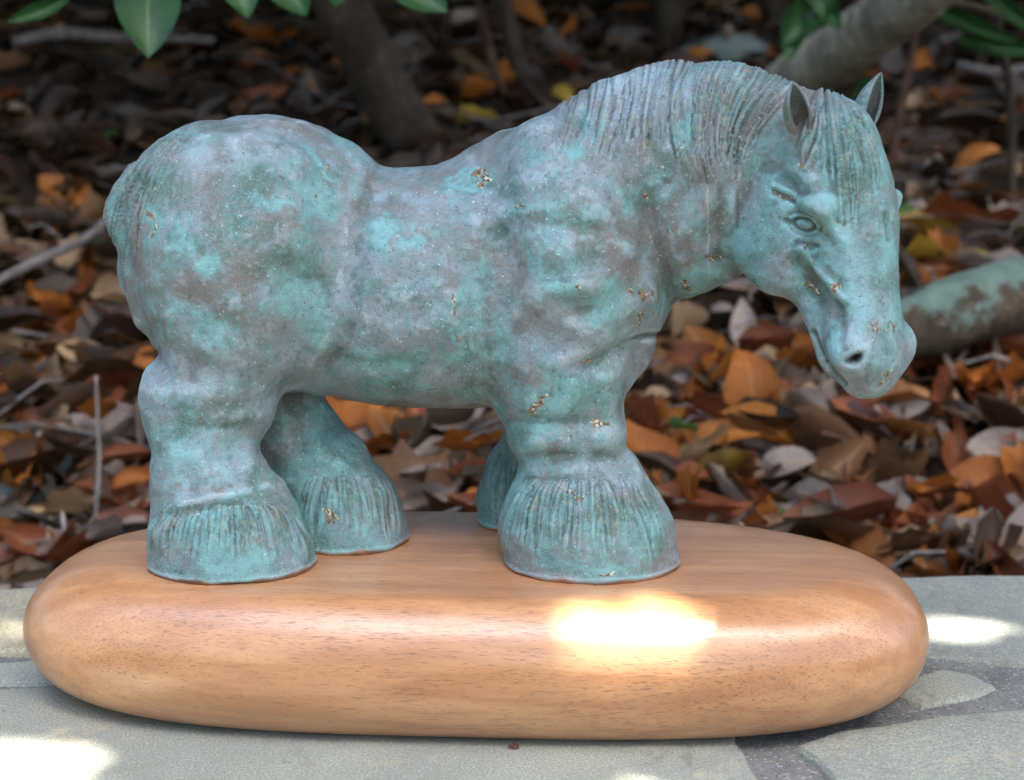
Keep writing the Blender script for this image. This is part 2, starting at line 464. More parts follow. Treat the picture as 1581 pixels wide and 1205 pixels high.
# ---- hair: strands as families of curves
hair_t = np.zeros(NVERT); hair_m = np.zeros(NVERT); groove = np.zeros(NVERT); region = np.zeros(NVERT, np.int32)
BODY, MANE, FORELOCK, TAIL, FEATHER, HOOF, EYE = 0, 1, 2, 3, 4, 5, 6
def bez(p, v):
    p = np.asarray(p, float)
    v = np.asarray(v)[:, None]
    return (1 - v) ** 2 * p[0] + 2 * v * (1 - v) * p[1] + v * v * p[2]
def family(curves, sel, pitch_px, amp, reg, edge=.12, fade=(.75, 1.0), seedv=0, reach=9, start=.0, thr=.35):
    """curves: list of 3-point strands in order; sel: vertices that may be touched"""
    ids = np.nonzero(sel)[0]
    if not len(ids): return
    Cn = np.array(curves, float)                     # n,3,2
    n = len(Cn)
    width = sum(np.linalg.norm(Cn[i + 1, 1] - Cn[i, 1]) for i in range(n - 1))
    nt = int(width / 2.5) + 2; nv = 60
    pts, tv = [], []
    tt = np.linspace(0, n - 1, nt)
    for t in tt:
        i = min(int(t), n - 2); f = t - i
        c = Cn[i] * (1 - f) + Cn[i + 1] * f
        vv = np.linspace(0, 1, nv)
        pts.append(bez(c, vv)); tv += [(t / (n - 1), v) for v in vv]
    pts = np.concatenate(pts); tv = np.array(tv)
    kd = kdtree.KDTree(len(pts))
    for i, q in enumerate(pts): kd.insert((q[0], q[1], 0), i)
    kd.balance()
    T = np.zeros(len(ids)); W = np.zeros(len(ids)); Dn = np.zeros(len(ids))
    for j, i in enumerate(ids):
        co, k, d = kd.find((px[i], py[i], 0))
        T[j], W[j] = tv[k]; Dn[j] = d
    # finer t: smooth by distance-free interpolation is enough at this spacing
    m = (1 - smoothstep(0, reach, Dn)) * (1 - smoothstep(fade[0], fade[1], W + .22 * np.sin(T * width / pitch_px * 1.1 + seedv) * .6 + .10 * np.sin(T * width / pitch_px * 2.9))) * smoothstep(-.01, .02 + start, W)
    m *= smoothstep(0, edge * .3, T) * smoothstep(0, edge * .3, 1 - T)
    ph = T * width / pitch_px
    q = np.stack([ph * .9 + seedv, W * 1.6, np.full(len(ids), seedv * 1.0)], 1)
    ph2 = ph + .9 * vnoise(q, 1.0, 4) 
    big = np.abs(np.sin(ph2 * math.pi)) ** .7
    q2 = np.stack([ph * 2.7 + seedv, W * 2.0, np.full(len(ids), 9.0 + seedv)], 1)
    fine = vnoise(q2, 1.0, 5)
    lock = np.abs(np.sin((ph / 2.9 + .8 * vnoise(np.stack([ph * .3 + seedv, W * 1.2, np.full(len(ids), 3.0)], 1), 1.0, 7)) * math.pi)) ** .6
    vary = .65 + .45 * vnoise(np.stack([ph * .45, W * 3.0, np.full(len(ids), 2.0 + seedv)], 1), 1.0, 6)
    disp[ids] += m * amp * .001 * ((big - .62) * 1.15 * vary + fine * .35 + (lock - .55) * .9)
    hair_t[ids] = np.where(m > .02, ph2, hair_t[ids]); hair_m[ids] = np.maximum(hair_m[ids], m)
    groove[ids] = np.maximum(groove[ids], m * (1 - big))
    region[ids[m > thr]] = reg
    return ids, T, W

mane = [((858, 165), (852, 185), (842, 215)), ((900, 140), (890, 180), (872, 235)), ((950, 120), (942, 170), (925, 245)), ((1000, 100), (990, 170), (975, 240)), ((1050, 90), (1015, 160), (1030, 240)),
        ((1085, 86), (1030, 170), (1078, 285)), ((1120, 86), (1062, 170), (1098, 278)), ((1160, 90), (1095, 180), (1118, 260)), ((1200, 100), (1110, 190), (1136, 290)), ((1235, 118), (1145, 175), (1140, 285)), ((1255, 132), (1190, 165), (1150, 235))]
headz = ((V - HO) @ HA)
family(mane, (px > 835) & (px < 1262) & (py < 320) & (V[:, 2] > .15) & ~((headz > .012) & ((V - HO) @ HF > -.012)), 8.0, 1.35, MANE, edge=.1, seedv=1, reach=7)
flock = [((1262, 140), (1236, 190), (1228, 232)), ((1268, 138), (1262, 190), (1254, 270)), ((1276, 136), (1288, 210), (1290, 320)), ((1284, 138), (1308, 220), (1312, 362)), ((1292, 142), (1330, 215), (1336, 350)),
         ((1300, 148), (1345, 200), (1352, 300)), ((1308, 154), (1358, 190), (1366, 262))]
lf = (V - HO) @ HF
family(flock, (px > 1215) & (px < 1380) & (py < 380) & (lf > -.010) & (near > .05) & (region != MANE), 10, 2.0, FORELOCK, edge=.15, seedv=4, reach=6)
tail = [((285, 208), (235, 225), (190, 290)), ((262, 215), (196, 250), (178, 350)), ((240, 222), (165, 270), (172, 380)), ((225, 232), (150, 290), (176, 410)), ((214, 240), (140, 320), (190, 450))]
family([((292, 212), (236, 270), (222, 400)), ((275, 212), (205, 270), (198, 420)), ((258, 216), (180, 280), (186, 430)), ((238, 224), (158, 290), (180, 440)), ((220, 234), (135, 310), (180, 460))],
       (px < 300) & (py < 480) & (V[:, 2] > .14), 11, 1.2, TAIL, seedv=7, reach=8, fade=(.8, 1.0))
# feathering over each hoof
def feather(x0, x1, yt, yb, lean, sel, seed, pitch=10, amp=1.35, yt_ends=0):
    cur = []
    for i in range(9):
        f = i / 8; e = abs(f - .5) * 2
        xt = x0 + (x1 - x0) * (.14 + .72 * f); xb = x0 + (x1 - x0) * (f * 1.06 - .03)
        cur.append(((xt, yt + yt_ends * e * e), ((xt + xb) / 2 + (f - .5) * 34, (yt + yb) / 2 - 16), (xb + lean * .3, yb - 18 * (1 - e))))
    family(cur, sel, pitch, amp, FEATHER, seedv=seed, reach=10, fade=(.45, .88), start=.06)
low = V[:, 2] < .125
nearleg = V[:, 1] < .016
feather(768, 1045, 738, 880, 10, low & nearleg & (px > 740) & (px < 1070), 11)
feather(218, 480, 778, 885, 6, low & nearleg & (px < 500), 14)
feather(432, 632, 735, 848, 10, low & (V[:, 1] < .06) & (px > 420) & (px < 660) & ~(nearleg & (px < 470)), 17)
feather(735, 890, 700, 822, 0, low & (V[:, 1] > .018) & (px > 700) & (px < 900), 19)
# hooves: the smooth rim below the hair
hoof = (V[:, 2] < TOP + .017) & (region != FEATHER)
region[hoof] = HOOF
rim = V[:, 2] < TOP + .0035
disp += .0007 * np.exp(-((V[:, 2] - TOP - .002) / .0018) ** 2)

# ---- face: eye, nostril, mouth, cheek edge
def localp(v): d = v - HO; return d @ HA * 1000, d @ HF * 1000, d @ HS * 1000
la, lfm, ls = localp(V)
ringm = np.zeros(NVERT); dark = np.zeros(NVERT)
def spot(x, y, rx, ry, an):
    a = math.radians(an); dx, dy = px - x, py - y
    u = dx * math.cos(a) + dy * math.sin(a); w = -dx * math.sin(a) + dy * math.cos(a)
    return u / rx, w / ry
headm = near * (px > 1120)
u, w = spot(1241, 347, 19, 10.5, 20)          # eye
r = np.hypot(u, w)
up_ = smoothstep(.25, -.35, w); lo_ = smoothstep(-.1, .5, w)
disp += headm * (-.0013 * np.exp(-(r / 1.45) ** 6) + .0019 * np.exp(-(r / .66) ** 4) + .0013 * up_ * np.exp(-((r - 1.18) / .20) ** 2) + .0008 * lo_ * np.exp(-((r - 1.15) / .20) ** 2))
_e = (r < 1.0) & (headm > .6) & (ls < 0) & (px > 1200)
_c = np.median(V[_e], axis=0)
region[_e & (np.linalg.norm(V - _c, axis=1) < .0065) & (region != MANE) & (region != FORELOCK)] = EYE
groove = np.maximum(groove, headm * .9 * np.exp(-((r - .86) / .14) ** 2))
dark = np.maximum(dark, headm * np.exp(-((r - .86) / .10) ** 2) * (.35 + .5 * up_))
dark = np.maximum(dark, headm * np.exp(-(np.hypot(u, w * 1.2) / .30) ** 2) * .5)
for (x0, y0, x1, y1, wd, am) in [(1210, 322, 1238, 312, 10, .8), (1238, 312, 1272, 328, 10, 1.1), (1272, 328, 1290, 352, 9, .7), (1230, 374, 1262, 380, 4, -.5), (1234, 384, 1258, 389, 4, .4), (1212, 340, 1222, 345, 5, -.8), (1272, 358, 1288, 374, 9, -.5), (1194, 286, 1226, 300, 5, 1.2), (1196, 297, 1228, 312, 5, -1.0), (1190, 270, 1228, 284, 14, -.4),
                                (1228, 262, 1246, 272, 14, .9), (1280, 350, 1304, 376, 11, .9), (1240, 384, 1302, 462, 8, 2.0), (1226, 406, 1288, 488, 15, -1.5), (1300, 372, 1318, 470, 12, .7),
                                (1258, 512, 1275, 560, 4, -1.5), (1275, 560, 1305, 594, 4, -1.3), (1298, 470, 1302, 545, 10, -.9), (1262, 500, 1285, 540, 14, .8), (1130, 310, 1132, 380, 10, .5), (1138, 300, 1140, 350, 4, -.2),
                                (1368, 330, 1372, 370, 5, -.6), (1300, 545, 1330, 575, 7, .4), (1112, 300, 1108, 395, 13, -.9), (1155, 440, 1108, 395, 12, -.9), (1136, 250, 1112, 300, 12, -.5)]:
    dx, dy = x1 - x0, y1 - y0; L = dx * dx + dy * dy
    t = np.clip(((px - x0) * dx + (py - y0) * dy) / L, 0, 1)
    d = np.hypot(px - x0 - t * dx, py - y0 - t * dy)
    g = np.exp(-(d / wd) ** 2) * near * (px > 1095)
    disp += am * .001 * g
    if am < 0 and wd < 7: groove = np.maximum(groove, g * .6)
u, w = spot(1320, 556, 15, 8, -24)
w = w + .35 * u * u           # nostril
r = np.hypot(u, w)
disp += headm * (-.0045 * np.exp(-(r / .85) ** 4) + .0004 * np.exp(-((r - 1.6) / .5) ** 2))
dark = np.maximum(dark, headm * np.exp(-(r / .9) ** 4))
V2 = V + N * disp[:, None]
V2[:, 2] = np.maximum(V2[:, 2], TOP + .0002)
N2 = normals(V2, QD)

# ---- where the glaze pools (hollows) and where it breaks thin (ridges)
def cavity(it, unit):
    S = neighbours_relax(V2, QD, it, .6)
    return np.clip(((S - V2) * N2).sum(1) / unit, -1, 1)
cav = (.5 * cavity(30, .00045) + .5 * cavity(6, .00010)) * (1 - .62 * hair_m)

# ---- colour masks of the glaze (its own pooled and broken patches; pale also holds painted highlights)
teal = np.zeros(NVERT); rust = np.zeros(NVERT); pale = np.zeros(NVERT)
jit = 14 * vnoise(V, 120, 8) + 9 * vnoise(V, 330, 18); jit2 = 14 * vnoise(V, 120, 9) + 9 * vnoise(V, 330, 19)
def patch(arr, x, y, rx, ry, an=0, am=1.0):
    a = math.radians(an); dx, dy = px + jit - x, py + jit2 - y
    u = dx * math.cos(a) + dy * math.sin(a); w = -dx * math.sin(a) + dy * math.cos(a)
    r = np.hypot(u / rx, w / ry)
    arr[:] = np.maximum(arr, am * (1 - smoothstep(.30, 1.35, r)) * near)
for a in [(490, 315, 38, 48, 0), (500, 258, 40, 14, 35), (235, 360, 18, 42, 8), (285, 380, 26, 22, 0), (330, 412, 24, 20, 0), (590, 365, 26, 34, -20), (640, 372, 14, 26, 0), (400, 310, 60, 10, 12), (715, 275, 50, 18, -8),
          (805, 322, 30, 14, -12), (730, 460, 60, 22, 80, .6), (700, 500, 40, 26, 0, .7), (880, 430, 60, 30, 0, .5), (930, 460, 40, 40, 0, .7), (895, 610, 70, 40, -20, .8), (850, 660, 40, 30, 0, .7), (985, 300, 18, 34, 0, .8),
          (1050, 205, 14, 40, 10), (905, 200, 7, 40, 5), (925, 205, 6, 34, 5), (465, 390, 40, 60, 0, .55), (440, 440, 60, 60, 0, .35), (320, 520, 30, 26, 0, .6), (330, 840, 70, 26, 0, .8), (360, 870, 90, 20, 0, .9), (900, 880, 120, 16, 0, .8), (900, 800, 60, 40, 0, .4),
          (1200, 250, 50, 60, 0, .6), (1160, 370, 50, 50, 0, .8), (1320, 430, 34, 110, -12, 1), (1290, 400, 20, 60, -40, 1), (1370, 390, 18, 60, 0, 1), (1290, 520, 16, 50, 0, .9), (1350, 490, 50, 50, 0, .6), (1240, 480, 20, 60, -40, .5), (1060, 450, 70, 20, -28, .7),
          (700, 545, 60, 20, 0, .5), (560, 560, 60, 20, 0, .5), (620, 600, 120, 14, 4, .6), (180, 360, 16, 90, 0, .5), (1300, 380, 190, 260, 0, .45), (350, 840, 170, 80, 0, .5), (910, 830, 170, 90, 0, .5), (530, 760, 130, 140, 0, .6), (780, 760, 60, 120, 0, .7), (880, 640, 110, 90, 0, .4), (300, 690, 90, 70, 0, .35), (820, 240, 20, 10, -30, .9), (890, 235, 20, 20, 0, .8), (870, 330, 26, 26, 0, .4), (780, 560, 24, 80, 0, .5), (500, 470, 14, 70, 10, .5)]:
    patch(teal, *a)
for a in [(235, 352, 6, 26, 10), (512, 259, 13, 7, 35), (735, 272, 24, 8, -12), (815, 324, 14, 7, -10), (490, 310, 4, 8, 0), (706, 470, 9, 12, 0), (706, 512, 9, 8, 0), (990, 296, 6, 12, 0), (1098, 402, 26, 10, -10), (1065, 440, 14, 7, -10), (985, 448, 12, 12, 0), (985, 490, 12, 14, 0),
          (905, 560, 20, 7, -22), (838, 625, 7, 14, 12), (925, 660, 20, 10, 10), (882, 762, 24, 9, 0), (935, 885, 26, 5, -4), (887, 432, 7, 7, 0), (515, 800, 20, 14, 0), (1248, 392, 30, 4, 40), (1282, 438, 12, 6, 45), (1250, 445, 6, 14, -30), (1360, 500, 26, 26, 0, .7), (1370, 585, 20, 14, 0, .7),
          (1240, 262, 7, 12, -30), (183, 390, 4, 10, 0), (1215, 300, 18, 3, 25), (1140, 330, 2, 22, 0, .8), (1262, 350, 20, 6, 30, .6), (610, 595, 12, 6, 0, .6), (395, 800, 3, 20, 0, .4)]:
    patch(rust, *a)
for a in [(970, 140, 50, 40, 0, 1), (330, 250, 60, 30, 0, .8), (1320, 420, 30, 80, -10, .7), (310, 720, 50, 40, 0, .6), (800, 290, 60, 30, -20, .4), (1010, 110, 50, 12, 0, .8), (650, 390, 60, 20, 0, .4), (300, 605, 40, 14, 0, .5), (400, 215, 70, 22, 0, .5)]:
    patch(pale, *a)  # pale glaze, with light painted onto rump, mane crest and nose
rim = smoothstep(.0030, .0014, V[:, 2] - TOP + .0010 * vnoise(V, 160, 31))
attrs = dict(hair_t=hair_t, hair_m=hair_m, groove=groove, dark=dark, teal=teal, rust=rust, pale=pale, rim=rim, cav=cav)

# ---- glaze
def glaze_material():
    n = NT('copper_green_glaze')
    teal, rust, groove, dark, pale, hm, ht = [n.attr(a) for a in ('teal', 'rust', 'groove', 'dark', 'pale', 'hair_m', 'hair_t')]
    big = n.noise(22, 4, .55, dist=.3); mid = n.noise(75, 5, .65, dist=.4); fine = n.noise(700, 3, .7); grit = n.noise(1900, 2, .6)
    base = n.mix(n.ramp(big, .40, .60), (.172, .158, .142), (.205, .245, .255))
    base = n.mix(n.ramp(mid, .44, .64, 0, .8), base, (.245, .330, .375))
    base = n.mix(n.ramp(n.noise(210, 5, .7, dist=.3), .52, .68, 0, .5), base, (.105, .125, .120))
    base = n.mix(n.ramp(fine, .45, .80, 0, .30), base, (.34, .42, .46))
    micro = n.noise(1100, 2, .6)
    tmask = n.math('ADD', n.math('MULTIPLY', teal, .17), n.math('ADD', n.math('MULTIPLY', n.noise(38, 10, .74, dist=.7), .76), n.math('MULTIPLY', n.noise(300, 4, .7), .24)))
    tm = n.ramp(tmask, .475, .635)
    tcol = n.mix(n.ramp(n.noise(90, 8, .72, vec=n.mapping(loc=(2, 2, 2))), .36, .62), (.075, .175, .155), (.165, .385, .370))
    tcol = n.mix(n.math('MULTIPLY', n.ramp(teal, .4, 1), n.ramp(n.noise(70, 6, .7), .35, .6)), tcol, (.185, .41, .42))
    tcol = n.mix(n.ramp(micro, .50, .80, 0, .45), tcol, (.26, .50, .49))
    col = n.mix(n.math('MULTIPLY', tm, .88), base, tcol)
    # greener, darker pooling here and there
    gm = n.ramp(n.noise(34, 9, .75, dist=.5, vec=n.mapping(loc=(3, 1, 2))), .51, .65, 0, .75)
    col = n.mix(gm, col, n.mix(n.ramp(micro, .35, .65), (.050, .105, .085), (.095, .19, .155)))
    col = n.mix(n.math('MULTIPLY', pale, n.ramp(mid, .3, .6, .1, .55)), col, (.40, .51, .58))
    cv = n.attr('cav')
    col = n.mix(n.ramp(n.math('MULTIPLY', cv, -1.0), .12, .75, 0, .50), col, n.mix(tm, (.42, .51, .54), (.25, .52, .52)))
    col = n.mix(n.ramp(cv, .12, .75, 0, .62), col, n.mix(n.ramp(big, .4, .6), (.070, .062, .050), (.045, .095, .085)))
    # grooves hold darker glaze, ridges break to gold-green
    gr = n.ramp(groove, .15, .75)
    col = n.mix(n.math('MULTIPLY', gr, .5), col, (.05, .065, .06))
    hs = n.math('MULTIPLY', hm, n.ramp(n.noise(260, 3, .6), .54, .66))
    col = n.mix(n.math('MULTIPLY', hs, .40), col, (.36, .38, .25))
    sp = n.math('MULTIPLY', n.ramp(n.noise(640, 3, .55, vec=n.mapping(loc=(1, 5, 2))), .60, .70), n.ramp(big, .35, .65, .2, .8))
    col = n.mix(sp, col, (.10, .085, .07))
    lt = n.ramp(n.noise(800, 2, .5, vec=n.mapping(loc=(7, 5, 2))), .67, .73, 0, .6)
    col = n.mix(lt, col, (.62, .72, .66))
    # rough unglazed clusters, mottled gold, brown and pale
    rr = n.ramp(n.math('ADD', n.math('MULTIPLY', rust, .42), n.math('MULTIPLY', n.noise(520, 3, .7), .95)), .725, .83)
    vn = n.voro(900, out=1)
    sep = n.t.nodes.new('ShaderNodeSeparateColor'); n.t.links.new(vn, sep.inputs[0])
    rc = n.mix(n.ramp(sep.outputs[0], .3, .5), (.12, .065, .035), (.27, .19, .11))
    rc = n.mix(n.ramp(sep.outputs[1], .75, .85), rc, (.60, .58, .45))
    col = n.mix(rr, col, rc)
    col = n.mix(n.attr('rim'), col, n.mix(n.ramp(mid, .4, .6), (.26, .11, .05), (.14, .07, .04)))
    col = n.mix(dark, col, (.030, .018, .012))
    # relief
    w = n.t.nodes.new('ShaderNodeMath'); w.operation = 'SINE'
    n.put(w.inputs[0], n.math('MULTIPLY', ht, 15.0))
    hb = n.math('MULTIPLY', hm, n.math('MULTIPLY', w.outputs[0], .5))
    b1 = n.bump(hb, .35, .0006)
    b2 = n.bump(n.math('ADD', n.math('MULTIPLY', n.noise(330, 6, .75), 1.0), n.math('MULTIPLY', grit, .5)), .65, .0015, b1)
    b3 = n.bump(n.math('MULTIPLY', rr, vn), .8, .0007, b2)
    rough = n.ramp(n.noise(130, 3, .6), .3, .7, .30, .50)
    rough = n.mix(rr, rough, (.55, .55, .55))
    return n.set(color=col, rough=rough, normal=b3, spec=.42, coat=.15, coatrough=.25)
GLAZE = glaze_material()

statue = empty('horse_statue', (0, HORSE_Y, TOP), 'stocky draft horse sculpture in mottled turquoise and grey glaze standing on the wooden base', 'statue')

def submesh(name, fmask):
    q = QD[fmask]
    used = np.unique(q)
    remap = np.full(NVERT, -1, np.int32); remap[used] = np.arange(len(used))
    me = mesh_np(name, V2[used], quads=remap[q])
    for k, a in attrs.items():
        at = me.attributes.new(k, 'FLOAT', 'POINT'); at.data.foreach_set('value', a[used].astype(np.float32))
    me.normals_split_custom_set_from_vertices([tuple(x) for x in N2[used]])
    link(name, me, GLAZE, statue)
freg = region[QD[:, 0]]
fc = V2[QD[:, 0]]
leg_id = np.where(px[QD[:, 0]] > 690, 0, 1) * 2 + np.where(fc[:, 1] + np.where(px[QD[:, 0]] > 690, 0, 0) > np.where((px[QD[:, 0]] > 690) , .020, .012), 1, 0)
# the near hind and far hind hooves are told apart by column as well as depth
hind = px[QD[:, 0]] <= 690
leg_id = np.where(hind, np.where((fc[:, 1] > .014) | (px[QD[:, 0]] > 492), 3, 2), leg_id)
submesh('body', freg == BODY)
submesh('mane', freg == MANE)
submesh('forelock', freg == FORELOCK)
submesh('tail', freg == TAIL)
submesh('eye', freg == EYE)
for k in range(4):
    submesh('feather', (freg == FEATHER) & (leg_id == k))
    submesh('hoof', (freg == HOOF) & (leg_id == k))

# ears: cupped shells
def ear(base, tip, half, open_dir, depth):
    """a leaf-shaped cup open towards open_dir"""
    base, tip = np.array(base), np.array(tip)
    ax = tip - base; L = np.linalg.norm(ax); ax /= L
    o = np.array(open_dir, float); o -= (o @ ax) * ax; o /= np.linalg.norm(o)
    s = np.cross(ax, o)
    nu, nv = 22, 20
    vs = []
    for layer in (0, 1):
        for i in range(nv + 1):
            t = i / nv
            prof = (max(0, math.sin(math.pi * min(1, (.30 + .70 * t)) ** 1.15)) ** .8) * (1 - .15 * t)
            hw = half * max(prof, .02) * (1 if layer == 0 else .76)
            for j in range(nu + 1):
                a = (j / nu - .5) * math.radians(285 - 70 * t)
                q = base + ax * L * (t if layer == 0 else t * .93 + .015) + s * hw * math.sin(a) - o * (hw * .8 * math.cos(a) - half * .25 + .10 * half * t)
                vs.append(q)
    W = nu + 1; off = W * (nv + 1)
    qs = []
    for i in range(nv):
        for j in range(nu):
            a = i * W + j
            qs.append((a, a + 1, a + 1 + W, a + W)); qs.append((off + a + W, off + a + 1 + W, off + a + 1, off + a))
        for j, fl in ((0, 1), (nu, 0)):
            a = i * W + j
            q = (a, a + W, off + a + W, off + a)
            qs.append(q if fl else q[::-1])
    for j in range(nu):
        a = nv * W + j
        qs.append((a, a + 1, off + a + 1, off + a))
    me = mesh_np('ear', vs, quads=qs)
    nvt = len(vs)
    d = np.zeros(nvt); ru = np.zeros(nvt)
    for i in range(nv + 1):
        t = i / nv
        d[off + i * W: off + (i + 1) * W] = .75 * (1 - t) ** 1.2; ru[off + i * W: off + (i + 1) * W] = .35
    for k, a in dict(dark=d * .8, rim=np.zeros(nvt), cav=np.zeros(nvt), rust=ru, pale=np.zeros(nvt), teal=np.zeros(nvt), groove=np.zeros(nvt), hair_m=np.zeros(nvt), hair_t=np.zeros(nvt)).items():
        at = me.attributes.new(k, 'FLOAT', 'POINT'); at.data.foreach_set('value', a.astype(np.float32))
    return link('ear', me, GLAZE, statue)
ear(P(1232, 197, -.038), P(1222, 126, -.046), .0060, (.25, -1, .0), .004)
ear(P(1322, 196, -.010), P(1358, 110, -.012), .0070, (.75, -.9, -.35), .004)
# ------------------------------------------------------------------ wooden base
def wood_material():
    n = NT('satin_mahogany')
    g = n.mapping(scale=(1.0, 9, 9))
    g2 = n.mapping(scale=(3.2, 42, 42))
    warp = n.noise(6, 3, .5)
    wv = n.noise(9, 5, .6, vec=g, dist=.6)
    band = n.noise(30, 4, .6, vec=g, dist=.3)
    col = n.mix(n.ramp(wv, .35, .65), (.455, .205, .083), (.575, .292, .132))
    col = n.mix(n.ramp(band, .4, .7, 0, .3), col, (.30, .120, .045))
    # open pores: short dark dashes along the grain, gathered in streaks
    p = n.noise(40, 2, .55, vec=g2)
    p2 = n.noise(64, 2, .5, vec=n.mapping(scale=(3.0, 40, 40), loc=(4, 2, 1)))
    dens = n.ramp(n.noise(7, 4, .6, vec=n.mapping(scale=(1.2, 6, 6), loc=(2, 0, 0))), .35, .62)
    pm = n.ramp(n.math('ADD', p, n.math('MULTIPLY', dens, .055)), .635, .69)
    pm2 = n.ramp(n.math('ADD', p2, n.math('MULTIPLY', dens, .05)), .645, .70)
    pores = n.math('MAXIMUM', pm, pm2)
    col = n.mix(n.math('MULTIPLY', pores, .55), col, (.115, .042, .020))
    b = n.bump(n.math('SUBTRACT', 1.0, pores), .25, .0004)
    b = n.bump(n.noise(60, 3, .6, vec=g), .05, .0008, b)
    return n.set(color=col, rough=n.ramp(band, .3, .7, .30, .38), normal=b, spec=.5, coat=.85, coatrough=.30)
WOOD = wood_material()
def base_mesh():
    a, b, T = .1955, .0825, TOP
    NP, NZ = 240, 26
    vs, qs, ts = [], [], []
    zs = [T * (.5 - .5 * math.cos(math.pi * (i + .0) / NZ)) for i in range(NZ + 1)]
    for z in zs:
        h = abs(z - T * .5) / (T * .5)
        for j in range(NP):
            t = 2 * math.pi * j / NP
            c, s = math.cos(t), math.sin(t)
            e = 2 / (3.0 if s < 0 else 2.4)
            x = a * math.copysign(abs(c) ** e, c); y = b * math.copysign(abs(s) ** e, s)
            endness = abs(c) ** 3
            nose = (.024 + .022 * endness) * (1.0 if z > T * .5 else .80)
            ins = nose * (1 - max(0, 1 - h ** 2.15) ** .5)
            # inward normal of the outline
            nx, ny = abs(c) ** (2 - e) * math.copysign(1, c) / a, abs(s) ** (2 - e) * math.copysign(1, s) / b
            l = math.hypot(nx, ny) or 1
            vs.append((x - nx / l * ins, y - ny / l * ins, z))
    for i in range(NZ):
        for j in range(NP):
            k = (j + 1) % NP
            qs.append((i * NP + j, i * NP + k, (i + 1) * NP + k, (i + 1) * NP + j))
    # top and bottom faces: concentric rings keep the shading smooth
    for z, start, flip in ((T, NZ * NP, False), (0, 0, True)):
        prev = start
        for r in (.92, .6, .25):
            s0 = len(vs)
            for j in range(NP):
                v = vs[start + j]; vs.append((v[0] * r, v[1] * r, z))
            for j in range(NP):
                k = (j + 1) % NP
                q = (prev + j, prev + k, s0 + k, s0 + j)
                qs.append(q[::-1] if flip else q)
            prev = s0
        c0 = len(vs); vs.append((0, 0, z))
        for j in range(NP):
            k = (j + 1) % NP
            ts.append((prev + k, prev + j, c0) if flip else (prev + j, prev + k, c0))
    return mesh_np('wooden_base', vs, quads=qs, tris=ts)
wb_o = link('wooden_base', base_mesh(), WOOD)
wb_o.location = (-.0166, .002, 0.0006)
wb_o.rotation_euler = (0, 0, math.radians(-3.2))
tag(wb_o, 'long rounded reddish wooden plinth with satin finish under the horse sculpture', 'plinth')

# ------------------------------------------------------------------ stone wall top
def stone_material(name, c1, c2, c3, stain):
    n = NT(name)
    big = n.noise(9, 5, .6, dist=.4); mid = n.noise(40, 5, .7, dist=.3); fine = n.noise(900, 3, .75)
    col = n.mix(n.ramp(big, .38, .64), c1, c2)
    col = n.mix(n.ramp(n.noise(14, 5, .65, vec=n.mapping(loc=(stain, 2, 0)), dist=.5), .55, .68, 0, .85), col, c3)
    col = n.mix(n.ramp(mid, .35, .75, 0, .45), col, (.40, .40, .37))
    col = n.mix(n.ramp(fine, .32, .68, 0, .75), col, (.15, .16, .155))
    col = n.mix(n.ramp(n.noise(1100, 2, .6), .58, .70, 0, .7), col, (.60, .60, .57))
    col = n.mix(n.ramp(n.noise(300, 2, .5), .72, .76, 0, .7), col, (.06, .055, .05))
    col = n.mix(n.ramp(n.noise(17, 7, .7, dist=.8, vec=n.mapping(loc=(6, stain, 3))), .58, .70, 0, .65), col, (.17, .155, .125))
    col = n.mix(n.ramp(n.noise(26, 6, .7, dist=.8, vec=n.mapping(loc=(stain, 9, 3))), .60, .70, 0, .6), col, (.50, .43, .30))
    h = n.math('ADD', n.math('MULTIPLY', mid, 1.0), n.math('MULTIPLY', fine, .4))
    b = n.bump(h, .8, .003)
    return n.set(color=col, rough=.85, normal=b, spec=.3)
BLUE = stone_material('grey_green_flagstone', (.32, .335, .25), (.42, .43, .315), (.48, .42, .26), 1)
BLUE2 = stone_material('blue_grey_flagstone', (.31, .330, .265), (.41, .425, .335), (.33, .32, .27), 5)
TANS = stone_material('tan_flagstone', (.50, .42, .24), (.56, .48, .29), (.33, .33, .29), 9)
def mortar_material():
    n = NT('grey_mortar')
    v = n.voro(900, out=1); sep = n.t.nodes.new('ShaderNodeSeparateColor'); n.t.links.new(v, sep.inputs[0])
    col = n.mix(n.ramp(n.noise(60, 4, .6), .3, .7), (.15, .15, .14), (.22, .22, .20))
    col = n.mix(n.ramp(sep.outputs[0], .90, .94, 0, .6), col, (.42, .42, .44))
    col = n.mix(n.ramp(sep.outputs[1], .9, .93, 0, .5), col, (.05, .05, .055))
    b = n.bump(n.math('ADD', n.noise(500, 3, .7), n.math('MULTIPLY', sep.outputs[2], .5)), .8, .0016)
    return n.set(color=col, rough=.95, normal=b, spec=.2)
MORTAR = mortar_material()
wall = empty('stone_wall', (0, -.1, -.45), 'low stone wall capped with irregular grey and tan flagstones set in mortar', 'wall')
rs = random.Random(5)
